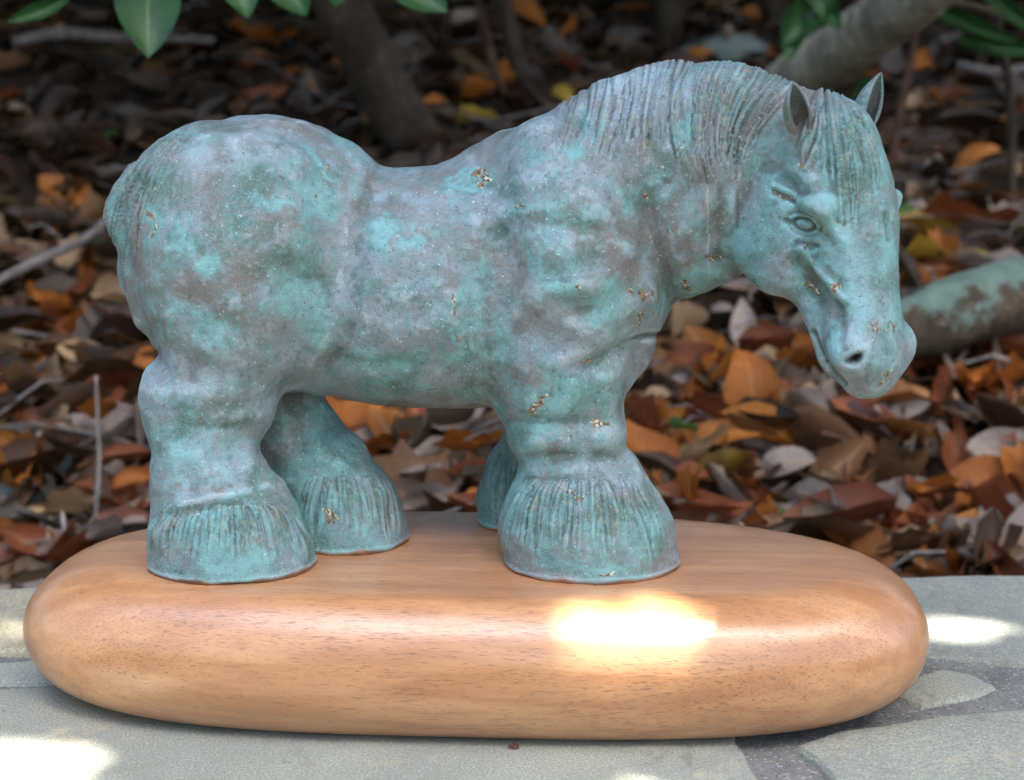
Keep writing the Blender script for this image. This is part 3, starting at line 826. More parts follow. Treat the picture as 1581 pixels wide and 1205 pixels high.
def flagstone(pts, mat, th=.040, ztop=0.0):
    w = [PZ(x, y, 0.0) for x, y in pts]
    # walk the outline in small uneven steps
    out = []
    n = len(w)
    for i in range(n):
        a, b = w[i], w[(i + 1) % n]
        L = np.linalg.norm(b - a); m = max(1, int(L / .012)); d = (b - a) / max(L, 1e-6); nr = np.array([-d[1], d[0], 0])
        for k in range(m):
            f = k / m
            p = a + (b - a) * f
            amp = .0012 * (1 if 0 < k else .3)
            out.append(p + nr * (rs.uniform(-1, 1) * amp + .0012 * math.sin(p[0] * 90 + p[1] * 70)))
    out = np.array(out)
    c = out.mean(0)
    area = sum(out[i][0] * out[i - 1][1] - out[i - 1][0] * out[i][1] for i in range(len(out)))
    if area > 0: out = out[::-1]
    # rounded arris
    def ring(ins, z):
        m = len(out); r = []
        for i in range(m):
            t = out[(i + 1) % m] - out[i - 1]; l = np.linalg.norm(t) + 1e-9
            nrm = np.array([-t[1], t[0], 0]) / l
            r.append((out[i][0] + nrm[0] * ins, out[i][1] + nrm[1] * ins, z))
        return r
    bm = bmesh.new()
    rings = [ring(-.0008, ztop - th), ring(-.0008, ztop - .006), ring(.0002, ztop - .0022), ring(.0016, ztop - .0005), ring(.0045, ztop)]
    rv = [[bm.verts.new(p) for p in r] for r in rings]
    m = len(out)
    for i in range(len(rv) - 1):
        for j in range(m):
            k = (j + 1) % m
            bm.faces.new((rv[i][j], rv[i][k], rv[i + 1][k], rv[i + 1][j]))
    bm.faces.new(rv[-1]); bm.faces.new(rv[0][::-1])
    bmesh.ops.recalc_face_normals(bm, faces=bm.faces)
    bmesh.ops.triangulate(bm, faces=[f for f in bm.faces if len(f.verts) > 4])
    me = bpy.data.meshes.new('flagstone'); bm.to_mesh(me); bm.free()
    return link('flagstone', me, mat, wall)
flagstone([(-1300, 1072), (-700, 1066), (60, 1058), (400, 1062), (1000, 1082), (1130, 1104), (1150, 1160), (1172, 1205), (1230, 1330), (-1300, 1330)], BLUE)
flagstone([(1300, 1128), (1410, 1111), (1581, 1092), (2200, 1052), (2900, 1040), (2900, 1330), (1345, 1330), (1278, 1196), (1225, 1150)], BLUE, ztop=.0006)
flagstone([(765, 897), (1581, 885), (2150, 877), (2160, 1048), (1581, 1022), (1430, 1004), (900, 1012), (780, 1000)], BLUE2, ztop=-.0005)
flagstone([(2175, 877), (2900, 867), (2900, 1022), (2185, 1046)], TANS)
flagstone([(1385, 1070), (1405, 1040), (1455, 1027), (1500, 1036), (1538, 1054), (1510, 1070), (1425, 1084)], BLUE, ztop=-.001)
flagstone([(-640, 916), (740, 898), (752, 1000), (400, 1008), (66, 1003), (-640, 1002)], TANS, ztop=.0008)
flagstone([(-1300, 924), (-660, 917), (-660, 1003), (-640, 1052), (-1300, 1056)], BLUE2)
flagstone([(-60, 1017), (50, 1015), (300, 1030), (60, 1050), (-60, 1052)], BLUE2, ztop=-.001)
# mortar bed and wall core
bk0, bk1 = PZ(-1300, 926, 0), PZ(2900, 870, 0)
def slab(name, x0, x1, yb0, yb1, yf, z0, z1, mat, parent, sub=60):
    bm = bmesh.new()
    P4 = [(x0, yf, z0), (x1, yf, z0), (x1, yb1, z0), (x0, yb0, z0)]
    lo = [bm.verts.new(p) for p in P4]; hi = [bm.verts.new((p[0], p[1], z1)) for p in P4]
    bm.faces.new(hi); bm.faces.new(lo[::-1])
    for i in range(4):
        k = (i + 1) % 4; bm.faces.new((lo[i], lo[k], hi[k], hi[i]))
    me = bpy.data.meshes.new(name); bm.to_mesh(me); bm.free()
    return link(name, me, mat, parent)
slab('mortar_bed', bk0[0], bk1[0], bk0[1] - .004, bk1[1] - .004, -.245, -.45, -.0035, MORTAR, wall)
# ------------------------------------------------------------------ ground: level in front of the wall, a leafy bank rising behind it
def gheight(X, Y):
    X = np.asarray(X, float); Y = np.asarray(Y, float)
    edge = .165 + .05 * X
    up = -.135 + .27 * np.clip(Y - .30, 0, 6) + .10 * np.clip(Y - 6.3, 0, 60)
    up = up + .025 * np.sin(X * 3.1 + 1) * np.sin(Y * 2.3) + .012 * np.sin(X * 9 + Y * 5) + .008 * np.sin(Y * 17 - X * 11)
    t = smoothstep(-.12, .02, Y - edge + .05)
    return np.where(Y < 0, -.45, -.45 * (1 - t) + up * t)
def axis(lo, hi, near_lo, near_hi, d, D):
    a = list(np.arange(near_lo, near_hi, d)); x = near_lo; s = d
    while x > lo: s *= 1.35; x -= min(s, D); a.insert(0, x)
    x = near_hi; s = d
    while x < hi: a.append(x); s *= 1.35; x += min(s, D)
    return np.array(a)
gx, gy = axis(-90, 90, -1.6, 1.6, .05, 8), axis(-60, 160, -.2, 3.6, .05, 8)
GX, GY = np.meshgrid(gx, gy)
GZ = gheight(GX, GY)
nx_ = len(gx)
ii = (np.arange(len(gy) - 1)[:, None] * nx_ + np.arange(nx_ - 1)[None, :]).ravel()
def soil_material():
    n = NT('dark_forest_soil')
    a = n.noise(9, 6, .7); b = n.noise(60, 5, .7)
    col = n.mix(n.ramp(a, .35, .65), (.018, .012, .008), (.045, .028, .016))
    col = n.mix(n.ramp(b, .5, .7, 0, .8), col, (.085, .045, .022))
    # trodden earth and short grass in front of the wall
    sp = n.t.nodes.new('ShaderNodeSeparateXYZ'); n.t.links.new(n.tc.outputs['Object'], sp.inputs[0])
    pave = n.mix(n.ramp(n.noise(4, 5, .7), .3, .7), (.060, .055, .035), (.10, .085, .055))
    col = n.mix(n.ramp(sp.outputs[1], .0, .02, 1, 0), col, pave)
    return n.set(color=col, rough=.95, normal=n.bump(b, .8, .01), spec=.2)
g = link('ground', mesh_np('ground', np.stack([GX.ravel(), GY.ravel(), GZ.ravel()], 1), quads=np.stack([ii, ii + 1, ii + 1 + nx_, ii + nx_], 1)), soil_material())
g['kind'] = 'structure'

def ghit(px_, py_, lift=0.0):
    """where the line of sight meets the bank"""
    d = ray(px_, py_); o = np.array([0, -CAM_D, CAM_H])
    t = (.17 + CAM_D) / d[1]
    st_ = .004 / d[1]
    for _ in range(2500):
        p = o + d * t
        if p[2] < gheight(p[0], p[1]) + lift: return p
        t += st_
    return p

# ------------------------------------------------------------------ fallen leaves
def leaf_material(name, c1, c2, c3, attr=False):
    n = NT(name)
    oi = n.t.nodes.new('ShaderNodeObjectInfo')
    v = n.ramp(n.attr('vein'), .72, .98)
    if attr: base = n.attr('leafcol', 'Color')
    else:
        base = n.mix(oi.outputs['Random'], c1, c2)
        off = n.t.nodes.new('ShaderNodeVectorMath'); off.operation = 'SCALE'
    pos = n.tc.outputs['Object']
    col = n.mix(n.ramp(n.noise(30, 5, .65, vec=pos, dist=.4), .48, .68, 0, .7), base, c3)
    col = n.mix(n.ramp(n.noise(150, 3, .6, vec=pos), .6, .75, 0, .55), col, (.035, .02, .012))
    col = n.mix(n.math('MULTIPLY', v, .65), col, n.mix(.5, base, (.42, .24, .08)) if not attr else (.30, .16, .07))
    tr = n.t.nodes.new('ShaderNodeBsdfTranslucent'); n.t.links.new(col, tr.inputs[0])
    ms = n.t.nodes.new('ShaderNodeMixShader'); ms.inputs[0].default_value = .22
    n.t.links.new(n.b.outputs[0], ms.inputs[1]); n.t.links.new(tr.outputs[0], ms.inputs[2]); n.t.links.new(ms.outputs[0], n.out.inputs[0])
    return n.set(color=col, rough=n.ramp(n.noise(40, 2, .5, vec=pos), .3, .7, .42, .7), normal=n.bump(n.math('ADD', n.noise(120, 4, .6, vec=pos), n.math('MULTIPLY', v, -.8)), .35, .002), spec=.4)
LC = {
 'orange': ((.38, .115, .016), (.46, .16, .022), (.20, .06, .015)),
 'russet': ((.20, .050, .018), (.27, .075, .022), (.10, .030, .014)),
 'brown': ((.15, .070, .030), (.20, .10, .045), (.075, .035, .018)),
 'tan': ((.33, .22, .12), (.42, .29, .17), (.20, .12, .065)),
 'pale grey': ((.31, .24, .195), (.40, .32, .265), (.17, .12, .09)),
 'yellow': ((.50, .31, .035), (.55, .36, .05), (.24, .20, .03)),
 'green': ((.06, .15, .03), (.08, .19, .04), (.04, .10, .02)),
}
LM = {k: leaf_material(k.replace(' ', '_') + '_leaf', *v) for k, v in LC.items()}

def leaf_np(r, nl, nw, L=1.0, W=.42, curl=.3, cup=.25, lobes=0, wav=.05, point=1.0):
    """one leaf as arrays; lies along x, centred"""
    vs, vein, qs = [], [], []
    ph = r.uniform(0, 6); tw = r.uniform(-.5, .5)
    for i in range(nl + 1):
        t = i / nl
        w = W * .5 * (math.sin(math.pi * min(1, t ** .92)) ** .85) * (1.0 - .22 * (t - .45) * point) + .004
        if lobes: w *= 1 + lobes * math.sin(t * 3.4 * math.pi * 2 + ph) 
        # bend along the length
        ang = curl * (t - .5) * 2
        x = math.sin(ang) / curl * .5 if abs(curl) > .01 else (t - .5)
        z0 = (1 - math.cos(ang)) / curl * .5 if abs(curl) > .01 else 0
        for j in range(nw + 1):
            s = (j / nw - .5) * 2
            a = cup * abs(s)
            y = w * s * math.cos(a * 1.2)
            z = z0 + w * abs(s) * math.sin(a * 1.2) * 1.6 + wav * .12 * math.sin(t * 9 + s * 3 + ph) * abs(s)
            y2 = y * math.cos(tw * (t - .5)) - z * math.sin(tw * (t - .5)); z = z * math.cos(tw * (t - .5)) + y * math.sin(tw * (t - .5))
            vs.append((x * L, y2 * L, z * L)); vein.append(1.0 if j * 2 == nw else 0.0)
    for i in range(nl):
        for j in range(nw):
            a = i * (nw + 1) + j
            qs.append((a, a + 1, a + nw + 2, a + nw + 1))
    return np.array(vs), np.array(vein), np.array(qs)
rl = random.Random(21)
VAR = []
for k in range(12):
    wild = k % 2 == 1
    VAR.append(leaf_np(rl, 8, 4, 1, rl.uniform(.36, .50), rl.uniform(.35, 1.2) * rl.choice((1, 1, -1)), rl.uniform(.2, .7) * (1.6 if wild else 1), lobes=.22 if wild else 0, wav=.9 if wild else .3))
MESH = {}
def leaf_mesh(k, colour):
    if (k, colour) not in MESH:
        v, ve, q = VAR[k]
        me = mesh_np('leaf', v, quads=q)
        a = me.attributes.new('vein', 'FLOAT', 'POINT'); a.data.foreach_set('value', ve.astype(np.float32))
        me.materials.append(LM[colour]); MESH[(k, colour)] = me
    return MESH[(k, colour)]
def frame(xdir, zdir):
    z = Vector(zdir).normalized(); x = Vector(xdir); x = (x - x.dot(z) * z).normalized(); y = z.cross(x)
    return Matrix((x, y, z)).transposed()
def put_leaf(name, k, colour, pos, rot, L, label, cat, group=None):
    o = bpy.data.objects.new(name, leaf_mesh(k, colour)); COL.objects.link(o)
    o.matrix_world = Matrix.Translation(pos) @ rot.to_4x4() @ Matrix.Diagonal((L * rl.uniform(.95, 1.05), L * rl.uniform(.9, 1.1), L, 1))
    tag(o, label, cat, group)
    return o
HOUT = [(400,181),(520,231),(600,254),(690,254),(790,210),(920,137),(1040,95),(1180,98),(1255,137),(1310,155),(1357,110),(1358,205),(1390,325),(1385,400),(1422,545),(1345,610),(1295,590),(1245,490),(1155,425),(1028,503),(1010,565),(968,592),(962,675),(1010,750),(1050,850),(1230,825),(1400,890),(1600,885),(1600,1300),(-50,1300),(-50,905),(100,880),(218,843),(240,730),(215,625),(258,550),(225,490),(168,380),(160,310),(205,240),(340,188)]
HOLE = [(480,600),(768,632),(785,690),(745,720),(738,800),(622,800),(600,760),(540,690)]
def inpoly(x, y, Pg):
    c = False
    for i in range(len(Pg)):
        (x0, y0), (x1, y1) = Pg[i - 1], Pg[i]
        if (y0 > y) != (y1 > y) and x < (x1 - x0) * (y - y0) / (y1 - y0) + x0: c = not c
    return c
def hidden(x, y): return inpoly(x, y, HOUT) and not inpoly(x, y, HOLE)

# leaves one can pick out: x, y, length px, angle on the picture (deg, 0 = right, 90 = up), face-on amount, colour, shape, label
HERO = [
 (1160, 600, 150, 98, .95, 'orange', 0, 'broad orange leaf standing upright below and left of the horse muzzle'),
 (1165, 668, 235, 4, .45, 'orange', 4, 'long boat-shaped orange leaf under the broad upright orange leaf'),
 (1105, 648, 130, -6, .5, 'russet', 3, 'purplish russet leaf lying along the long boat-shaped orange leaf'),
 (1012, 622, 95, 70, .6, 'tan', 4, 'narrow pale yellowish leaf beside the near foreleg knee'),
 (1150, 508, 100, 100, .6, 'pale grey', 6, 'pointed pale grey leaf standing below the horse throat'),
 (1228, 518, 90, 65, .4, 'pale grey', 7, 'slim pale grey leaf left of the horse chin'),
 (1085, 560, 150, -28, .6, 'russet', 0, 'russet leaf arching left of the broad upright orange leaf'),
 (1432, 394, 88, -8, .45, 'yellow', 3, 'bright yellow leaf with green edge right of the horse face'),
 (1505, 243, 92, 25, .6, 'orange', 0, 'orange brown leaf at right between log and dark gap'),
 (1490, 345, 150, -12, .6, 'russet', 9, 'large dark red leaf above the lichen covered log'),
 (1500, 398, 50, 10, .6, 'yellow', 6, 'small ochre leaf just above the lichen covered log'),
 (1292, 722, 150, 38, .75, 'brown', 10, 'large grey-brown leaf with orange side near the right bank foot'),
 (1392, 712, 105, 60, .7, 'tan', 5, 'crumpled tan leaf beside the large grey-brown leaf'),
 (1478, 698, 118, 78, .7, 'russet', 1, 'upright rust leaf left of the big pale leaf at right edge'),
 (1545, 690, 120, 10, .7, 'pale grey', 6, 'big flat pale grey leaf at the right edge'),
 (1525, 752, 190, 2, .5, 'orange', 4, 'long orange leaf lying across under the big pale leaf'),
 (1440, 757, 90, 15, .6, 'orange', 7, 'short orange leaf touching the left end of the long orange leaf'),
 (1162, 768, 110, 100, .75, 'russet', 3, 'rust coloured upright leaf behind the right half of the plinth'),
 (1062, 735, 90, -3, .35, 'russet', 4, 'narrow red leaf right of the near front hoof feathering'),
 (1080, 700, 110, 40, .6, 'tan', 9, 'greyish tan leaf right of the near front cannon'),
 (1215, 715, 120, 10, .5, 'pale grey', 8, 'pale weathered leaf left of the large grey-brown leaf'),
 (1330, 640, 110, -20, .5, 'russet', 6, 'red brown leaf directly under the horse chin'),
 (1390, 640, 100, 15, .5, 'pale grey', 2, 'torn pale leaf with dark holes below the muzzle'),
 (1455, 610, 100, 80, .5, 'russet', 7, 'slender rust leaf rising below the lichen covered log'),
 (1540, 560, 80, 95, .6, 'pale grey', 9, 'upright pinkish grey leaf under the log at the right edge'),
 (1500, 830, 140, -18, .55, 'pale grey', 2, 'curled grey leaf just behind the wall at right'),
 (1400, 850, 110, 8, .5, 'brown', 5, 'crumpled brown leaf just behind the wall end of the plinth'),
 (1260, 790, 130, 5, .5, 'pale grey', 11, 'pale leaf fragment behind the plinth top at right'),
 (1120, 800, 100, 20, .5, 'russet', 10, 'reddish leaf peeping over the plinth behind the near front hoof'),
 (590, 690, 110, 30, .7, 'orange', 3, 'orange yellow leaf seen between the legs, next to the far hind leg'),
 (640, 640, 90, 80, .7, 'russet', 0, 'red orange leaf seen under the belly'),
 (705, 650, 100, 30, .6, 'pale grey', 6, 'grey leaf seen under the belly right of the red orange leaf'),
 (720, 690, 120, 12, .6, 'orange', 9, 'orange brown leaf seen between the legs, next to the far foreleg'),
 (665, 775, 130, 15, .7, 'pale grey', 1, 'large pinkish pale leaf lowest between the legs'),
 (730, 770, 60, 60, .6, 'orange', 4, 'small orange leaf touching the far front hoof in view'),
 (128, 548, 90, 12, .6, 'tan', 6, 'pale tan kinked leaf in the left leaf litter'),
 (28, 545, 110, 20, .5, 'tan', 3, 'dull tan leaf at the left edge level with the hock'),
 (168, 645, 120, 8, .6, 'orange', 9, 'brownish orange leaf left of the hock'),
 (205, 738, 80, 20, .6, 'orange', 0, 'small bright orange leaf left of the near hind cannon'),
 (110, 790, 130, 12, .55, 'tan', 5, 'pale tan curled leaf left of the near hind hoof'),
 (60, 848, 130, -25, .6, 'russet', 10, 'dark red leaf behind the left end of the plinth'),
 (150, 832, 120, 25, .5, 'pale grey', 7, 'pinkish grey leaf behind the left end of the plinth'),
 (205, 820, 90, 75, .6, 'pale grey', 4, 'smooth pale leaf touching the near hind hoof in view'),
 (105, 395, 80, 70, .6, 'tan', 11, 'dim yellowish leaf left of the buttocks under the thin branch'),
 (185, 462, 120, 25, .5, 'tan', 1, 'dull tan leaf below the buttocks at left'),
 (72, 472, 90, -10, .5, 'orange', 7, 'orange leaf in shade at left, above the kinked tan leaf'),
 (232, 556, 80, 60, .5, 'orange', 4, 'orange leaf touching the back of the hind leg above the hock'),
 (735, 105, 100, -30, .8, 'tan', 9, 'large dim yellowish leaf above the dip of the back'),
 (735, 183, 70, 0, .4, 'yellow', 3, 'narrow yellow leaf just above the withers'),
 (868, 145, 60, -50, .5, 'yellow', 4, 'curved yellow leaf above the start of the mane'),
 (668, 158, 60, 10, .5, 'orange', 0, 'small orange leaf right of the leaning trunk'),
 (715, 30, 60, 20, .6, 'pale grey', 6, 'pinkish leaf high above the dip of the back'),
 (418, 62, 90, 10, .6, 'orange', 9, 'orange leaf under the hanging green leaves'),
 (375, 48, 60, -30, .6, 'orange', 3, 'small orange leaf left of the leaning trunk, near the top'),
 (1118, 12, 70, 10, .6, 'tan', 9, 'lit pinkish tan leaf at the top between two dark trunks'),
 (1090, 8, 45, 50, .6, 'orange', 3, 'little orange leaf at the top beside the first dark trunk'),
 (1160, 22, 50, -20, .6, 'orange', 4, 'little orange leaf at the top beside the second dark trunk'),
 (1470, 155, 70, -5, .5, 'orange', 7, 'orange brown leaf right of the far ear'),
 (1410, 160, 60, 70, .5, 'tan', 10, 'thin tan leaf standing right of the far ear'),
 (1395, 326, 40, 10, .6, 'green', 6, 'tiny pale green leaf beside the far eye'),
 (1050, 662, 60, -12, .2, 'green', 3, 'thin green leaf under the purplish russet leaf'),
 (1217, 795, 60, 80, .2, 'green', 4, 'thin green blade behind the plinth top at right'),
 (150, 377, 36, 20, .6, 'green', 6, 'tiny green leaf by the thin branch at left'),
 (165, 214, 44, 40, .6, 'green', 7, 'small green leaf left of the rump top'),
]
CAMV = np.array([0, -CAM_D, CAM_H])
for (x, y, Lp, an, face, colr, k, lab) in HERO:
    p = ghit(x, y, .028)
    to = CAMV - p; dist = np.linalg.norm(to); to /= dist
    sc = dist / F_PX
    right = np.array([1.0, 0, 0]); upv = np.cross(to, right) * -1; upv = np.cross(right, -to); 
    if upv[2] < 0: upv = -upv
    a = math.radians(an)
    xd = right * math.cos(a) + upv * math.sin(a)
    nrm = to * face + np.array([0, .0, 1.0]) * (1 - face) + np.array([rl.uniform(-.2, .2), 0, 0])
    o = put_leaf('fallen_leaf', k, colr, Vector(p), frame(xd, nrm), Lp * sc, lab, 'leaf')
    if lab.startswith('broad orange'): o.matrix_world = Matrix.Translation(to * .03) @ o.matrix_world @ Matrix.Diagonal((1, 1.65, 1, 1))
    if lab.startswith('long boat'): o.matrix_world = o.matrix_world @ Matrix.Diagonal((1, .62, 1, 1))

# the rest of the leaves that show: many singles, the small remainder in one mass
side = lambda x, y: ('left of the hind legs' if x < 240 else 'behind the horse body' if x < 1000 else 'right of the forelegs') if y > 430 else ('in the shade beyond the rump' if x < 420 else 'beyond the back and mane' if x < 1180 else 'beyond the horse head')
cols_lit = ['orange', 'russet', 'russet', 'brown', 'pale grey', 'tan', 'orange', 'pale grey', 'brown']
n_single, tries = 0, 0
while n_single < 215 and tries < 4000:
    tries += 1
    x = rl.uniform(-10, 1590); y = 885 - 885 * rl.random() ** 1.35
    if hidden(x, y): continue
    if any(abs(x - h[0]) < 45 and abs(y - h[1]) < 28 for h in HERO): continue
    p = ghit(x, y, rl.uniform(.004, .016))
    dist = np.linalg.norm(CAMV - p)
    colr = rl.choice(cols_lit) if x > 420 or y > 600 else rl.choice(['brown', 'brown', 'brown', 'orange', 'tan', 'russet'])
    if y < 330 and rl.random() < .7: continue
    tilt = rl.uniform(.1, .95); az = rl.uniform(-1.4, 1.4)
    nrm = np.array([math.sin(az) * tilt, -math.cos(az) * tilt, 1.0])
    a = rl.uniform(0, math.tau)
    xd = np.array([math.cos(a), math.sin(a), rl.uniform(-.3, .3)])
    sd_ = side(x, y)
    k_ = rl.randrange(12); Ls = rl.uniform(.050, .105)
    kind = ('small' if Ls < .068 else 'large' if Ls > .088 else 'medium') + (' wavy' if k_ % 2 == 1 else ' smooth curled')
    put_leaf('fallen_leaf', k_, colr, Vector(p), frame(xd, nrm), Ls, f'{kind} {colr} dead leaf lying in the litter {sd_}', 'leaf', f'{colr} dead leaves {sd_}')
    n_single += 1

LITC = np.array([(.33, .115, .022), (.21, .055, .02), (.25, .07, .022), (.15, .07, .03), (.10, .05, .026), (.30, .20, .11), (.36, .28, .225), (.30, .23, .18), (.09, .045, .022), (.40, .24, .04)])
LITC = LITC * .80
LITP = np.array([.12, .12, .12, .13, .11, .13, .11, .08, .06, .02])
def leaf_mass(n, name, sampler, size, nl=4, nw=2, rr=None, attrs_=True, palette=None, pal_p=None, variants=8):
    base = [leaf_np(rr, nl, nw, 1, rr.uniform(.36, .52), rr.uniform(.3, 1.1) * rr.choice((1, -1)), rr.uniform(.2, .9)) for _ in range(variants)]
    pos, X, Z, S = sampler(n)
    n = len(pos)
    z = Z / np.linalg.norm(Z, axis=1)[:, None]; x = X - (X * z).sum(1)[:, None] * z; x /= np.linalg.norm(x, axis=1)[:, None]; y = np.cross(z, x)
    vi = RNG.integers(0, variants, n)
    B = np.array([b[0] for b in base])[vi]                # n,m,3
    Vv = pos[:, None, :] + S[:, None, None] * (B[:, :, 0:1] * x[:, None, :] + B[:, :, 1:2] * y[:, None, :] + B[:, :, 2:3] * z[:, None, :])
    m = Vv.shape[1]
    Qd = (base[0][2][None] + (np.arange(n) * m)[:, None, None]).reshape(-1, 4)
    me = mesh_np(name, Vv.reshape(-1, 3), quads=Qd)
    if attrs_:
        at = me.attributes.new('vein', 'FLOAT', 'POINT'); at.data.foreach_set('value', np.tile(base[0][1], n).astype(np.float32))
        c = palette[RNG.choice(len(palette), n, p=pal_p)] * RNG.uniform(.75, 1.25, (n, 1))
        rot = RNG.random(n) < smoothstep(.25, 1.3, pos[:, 1] - pos[:, 0] * .6) * .97          # shade painted in: leaves turn nearly black up the bank and leftward
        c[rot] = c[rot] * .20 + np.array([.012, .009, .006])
        cc = np.ones((n, m, 4), np.float32); cc[:, :, :3] = c[:, None, :]
        at = me.attributes.new('leafcol', 'FLOAT_COLOR', 'POINT'); at.data.foreach_set('color', cc.ravel())
    return me
def litter_sampler(n):
    Y = .19 + 3.6 * RNG.random(n) ** 1.5; X = RNG.uniform(-1, 1, n) * (.95 + .5 * Y)
    Zg = gheight(X, Y) + RNG.random(n) ** 1.5 * .030 - .004
    tilt = RNG.random(n) ** 1.2 * 1.1; az = RNG.uniform(0, math.tau, n)
    Z = np.stack([np.cos(az) * tilt, np.sin(az) * tilt - .15, np.ones(n)], 1)
    a = RNG.uniform(0, math.tau, n)
    return np.stack([X, Y, Zg], 1), np.stack([np.cos(a), np.sin(a), RNG.uniform(-.3, .3, n)], 1), Z, RNG.uniform(.032, .105, n)
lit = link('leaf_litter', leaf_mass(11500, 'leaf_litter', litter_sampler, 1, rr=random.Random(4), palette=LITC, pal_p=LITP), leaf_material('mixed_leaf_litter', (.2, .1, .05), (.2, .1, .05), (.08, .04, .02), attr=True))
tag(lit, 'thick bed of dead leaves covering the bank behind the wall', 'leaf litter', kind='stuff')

# ------------------------------------------------------------------ branches, trunks, logs
def bark_material(name, c1, c2, lichen=0, lcol=(.22, .34, .28)):
    n = NT(name)
    v = n.noise(22, 6, .7, dist=.6, vec=n.mapping(scale=(1, 1, .35)))
    col = n.mix(n.ramp(v, .35, .65), c1, c2)
    col = n.mix(n.ramp(n.noise(90, 4, .7), .55, .7, 0, .6), col, tuple(min(1, c * 2.2) for c in c2))
    if lichen:
        m = n.noise(13, 5, .6, dist=.4)
        geo = n.t.nodes.new('ShaderNodeNewGeometry'); sp = n.t.nodes.new('ShaderNodeSeparateXYZ'); n.t.links.new(geo.outputs['Normal'], sp.inputs[0])
        m = n.math('ADD', m, n.math('MULTIPLY', sp.outputs[2], .22))
        m = n.math('ADD', m, n.math('MULTIPLY', n.math('SUBTRACT', n.noise(110, 5, .75), .5), .30))
        col = n.mix(n.ramp(m, lichen, lichen + .10, 0, .85), col, n.mix(n.ramp(n.noise(60, 4, .6), .3, .7), lcol, tuple(c * 1.35 for c in lcol)))
    return n.set(color=col, rough=.9, normal=n.bump(v, .9, .012), spec=.2)
BARK = bark_material('dark_bark', (.028, .020, .014), (.065, .048, .034))
BARKG = bark_material('weathered_grey_bark', (.18, .17, .13), (.40, .375, .29), .74, (.20, .24, .19))
BARKL = bark_material('lichen_spotted_bark', (.05, .036, .024), (.095, .07, .045), .58, (.125, .185, .15))
TWIG = bark_material('grey_twig_bark', (.10, .085, .075), (.21, .185, .17))
TWIGR = bark_material('reddish_twig_bark', (.05, .026, .016), (.09, .045, .028))
def tube_mesh(name, pts, rad, ns=14, rough=.08, seed=0, sub=6, cap=True):
    r = random.Random(seed)
    pts = [np.array(p, float) for p in pts]; n = len(pts)
    C, R = [], []
    for i in range(n - 1):
        p0, p1, p2, p3 = pts[max(i - 1, 0)], pts[i], pts[i + 1], pts[min(i + 2, n - 1)]
        for k in range(sub):
            f = k / sub
            C.append(.5 * (2 * p1 + (p2 - p0) * f + (2 * p0 - 5 * p1 + 4 * p2 - p3) * f ** 2 + (3 * p1 - p0 - 3 * p2 + p3) * f ** 3)); R.append(rad[i] * (1 - f) + rad[i + 1] * f)
    C.append(pts[-1]); R.append(rad[-1])
    C = np.array(C); m = len(C)
    T = np.gradient(C, axis=0); T /= np.linalg.norm(T, axis=1)[:, None]
    u = np.cross(T[0], (0.3, .2, 1.0)); u /= np.linalg.norm(u)
    vs, qs = [], []
    for i in range(m):
        u = u - (u @ T[i]) * T[i]; u /= np.linalg.norm(u); v = np.cross(T[i], u)
        for j in range(ns):
            a = math.tau * j / ns
            rr_ = R[i] * (1 + rough * (math.sin(3 * a + seed + i * .25) * .6 + math.sin(5 * a + i * .6) * .4 + r.uniform(-.35, .35)))
            vs.append(C[i] + u * math.cos(a) * rr_ + v * math.sin(a) * rr_)
    for i in range(m - 1):
        for j in range(ns):
            k = (j + 1) % ns; qs.append((i * ns + j, i * ns + k, (i + 1) * ns + k, (i + 1) * ns + j))
    ts = []
    if cap:
        for e, fl in ((0, True), (m - 1, False)):
            c = len(vs); vs.append(C[e])
            for j in range(ns):
                k = (j + 1) % ns; t = (e * ns + j, e * ns + k, c); ts.append(t[::-1] if fl else t)
    return mesh_np(name, vs, quads=qs, tris=ts)

# leaning tree whose crown spreads over the place
def at(x, y, Y): return P(x, y, Y)
tb0 = at(668, 300, 1.38); tb0[2] = float(gheight(tb0[0], tb0[1])) - .02
tree = empty('leaning_tree', tb0, 'leaning dark trunk rising behind the dip of the horse back, its leafy crown overhead', 'tree')
tr_pts = [tb0, at(640, 215, 1.36), at(575, 100, 1.33), at(528, 10, 1.30), at(500, -120, 1.28), at(480, -420, 1.30), at(490, -900, 1.5)]
link('trunk', tube_mesh('trunk', tr_pts, [.052, .036, .033, .032, .032, .030, .026], 18, .07, 2, 8), BARK, tree)
ttop = tr_pts[-1]
for k, (dx, dy, dz) in enumerate([(-.5, -2.2, .75), (.9, -1.5, .9), (-.5, .9, .6), (.7, 1.2, .7), (1.6, .5, .6), (-1.5, .8, .6), (.1, -3.0, 3.0)]):
    s0 = tr_pts[-2] + (ttop - tr_pts[-2]) * (.3 + .1 * k)
    link('limb', tube_mesh('limb', [s0, s0 + np.array([dx * .4, dy * .4, dz * .6]), s0 + np.array([dx, dy, dz])], [.018, .012, .005], 8, .05, k, 4), BARK, tree)
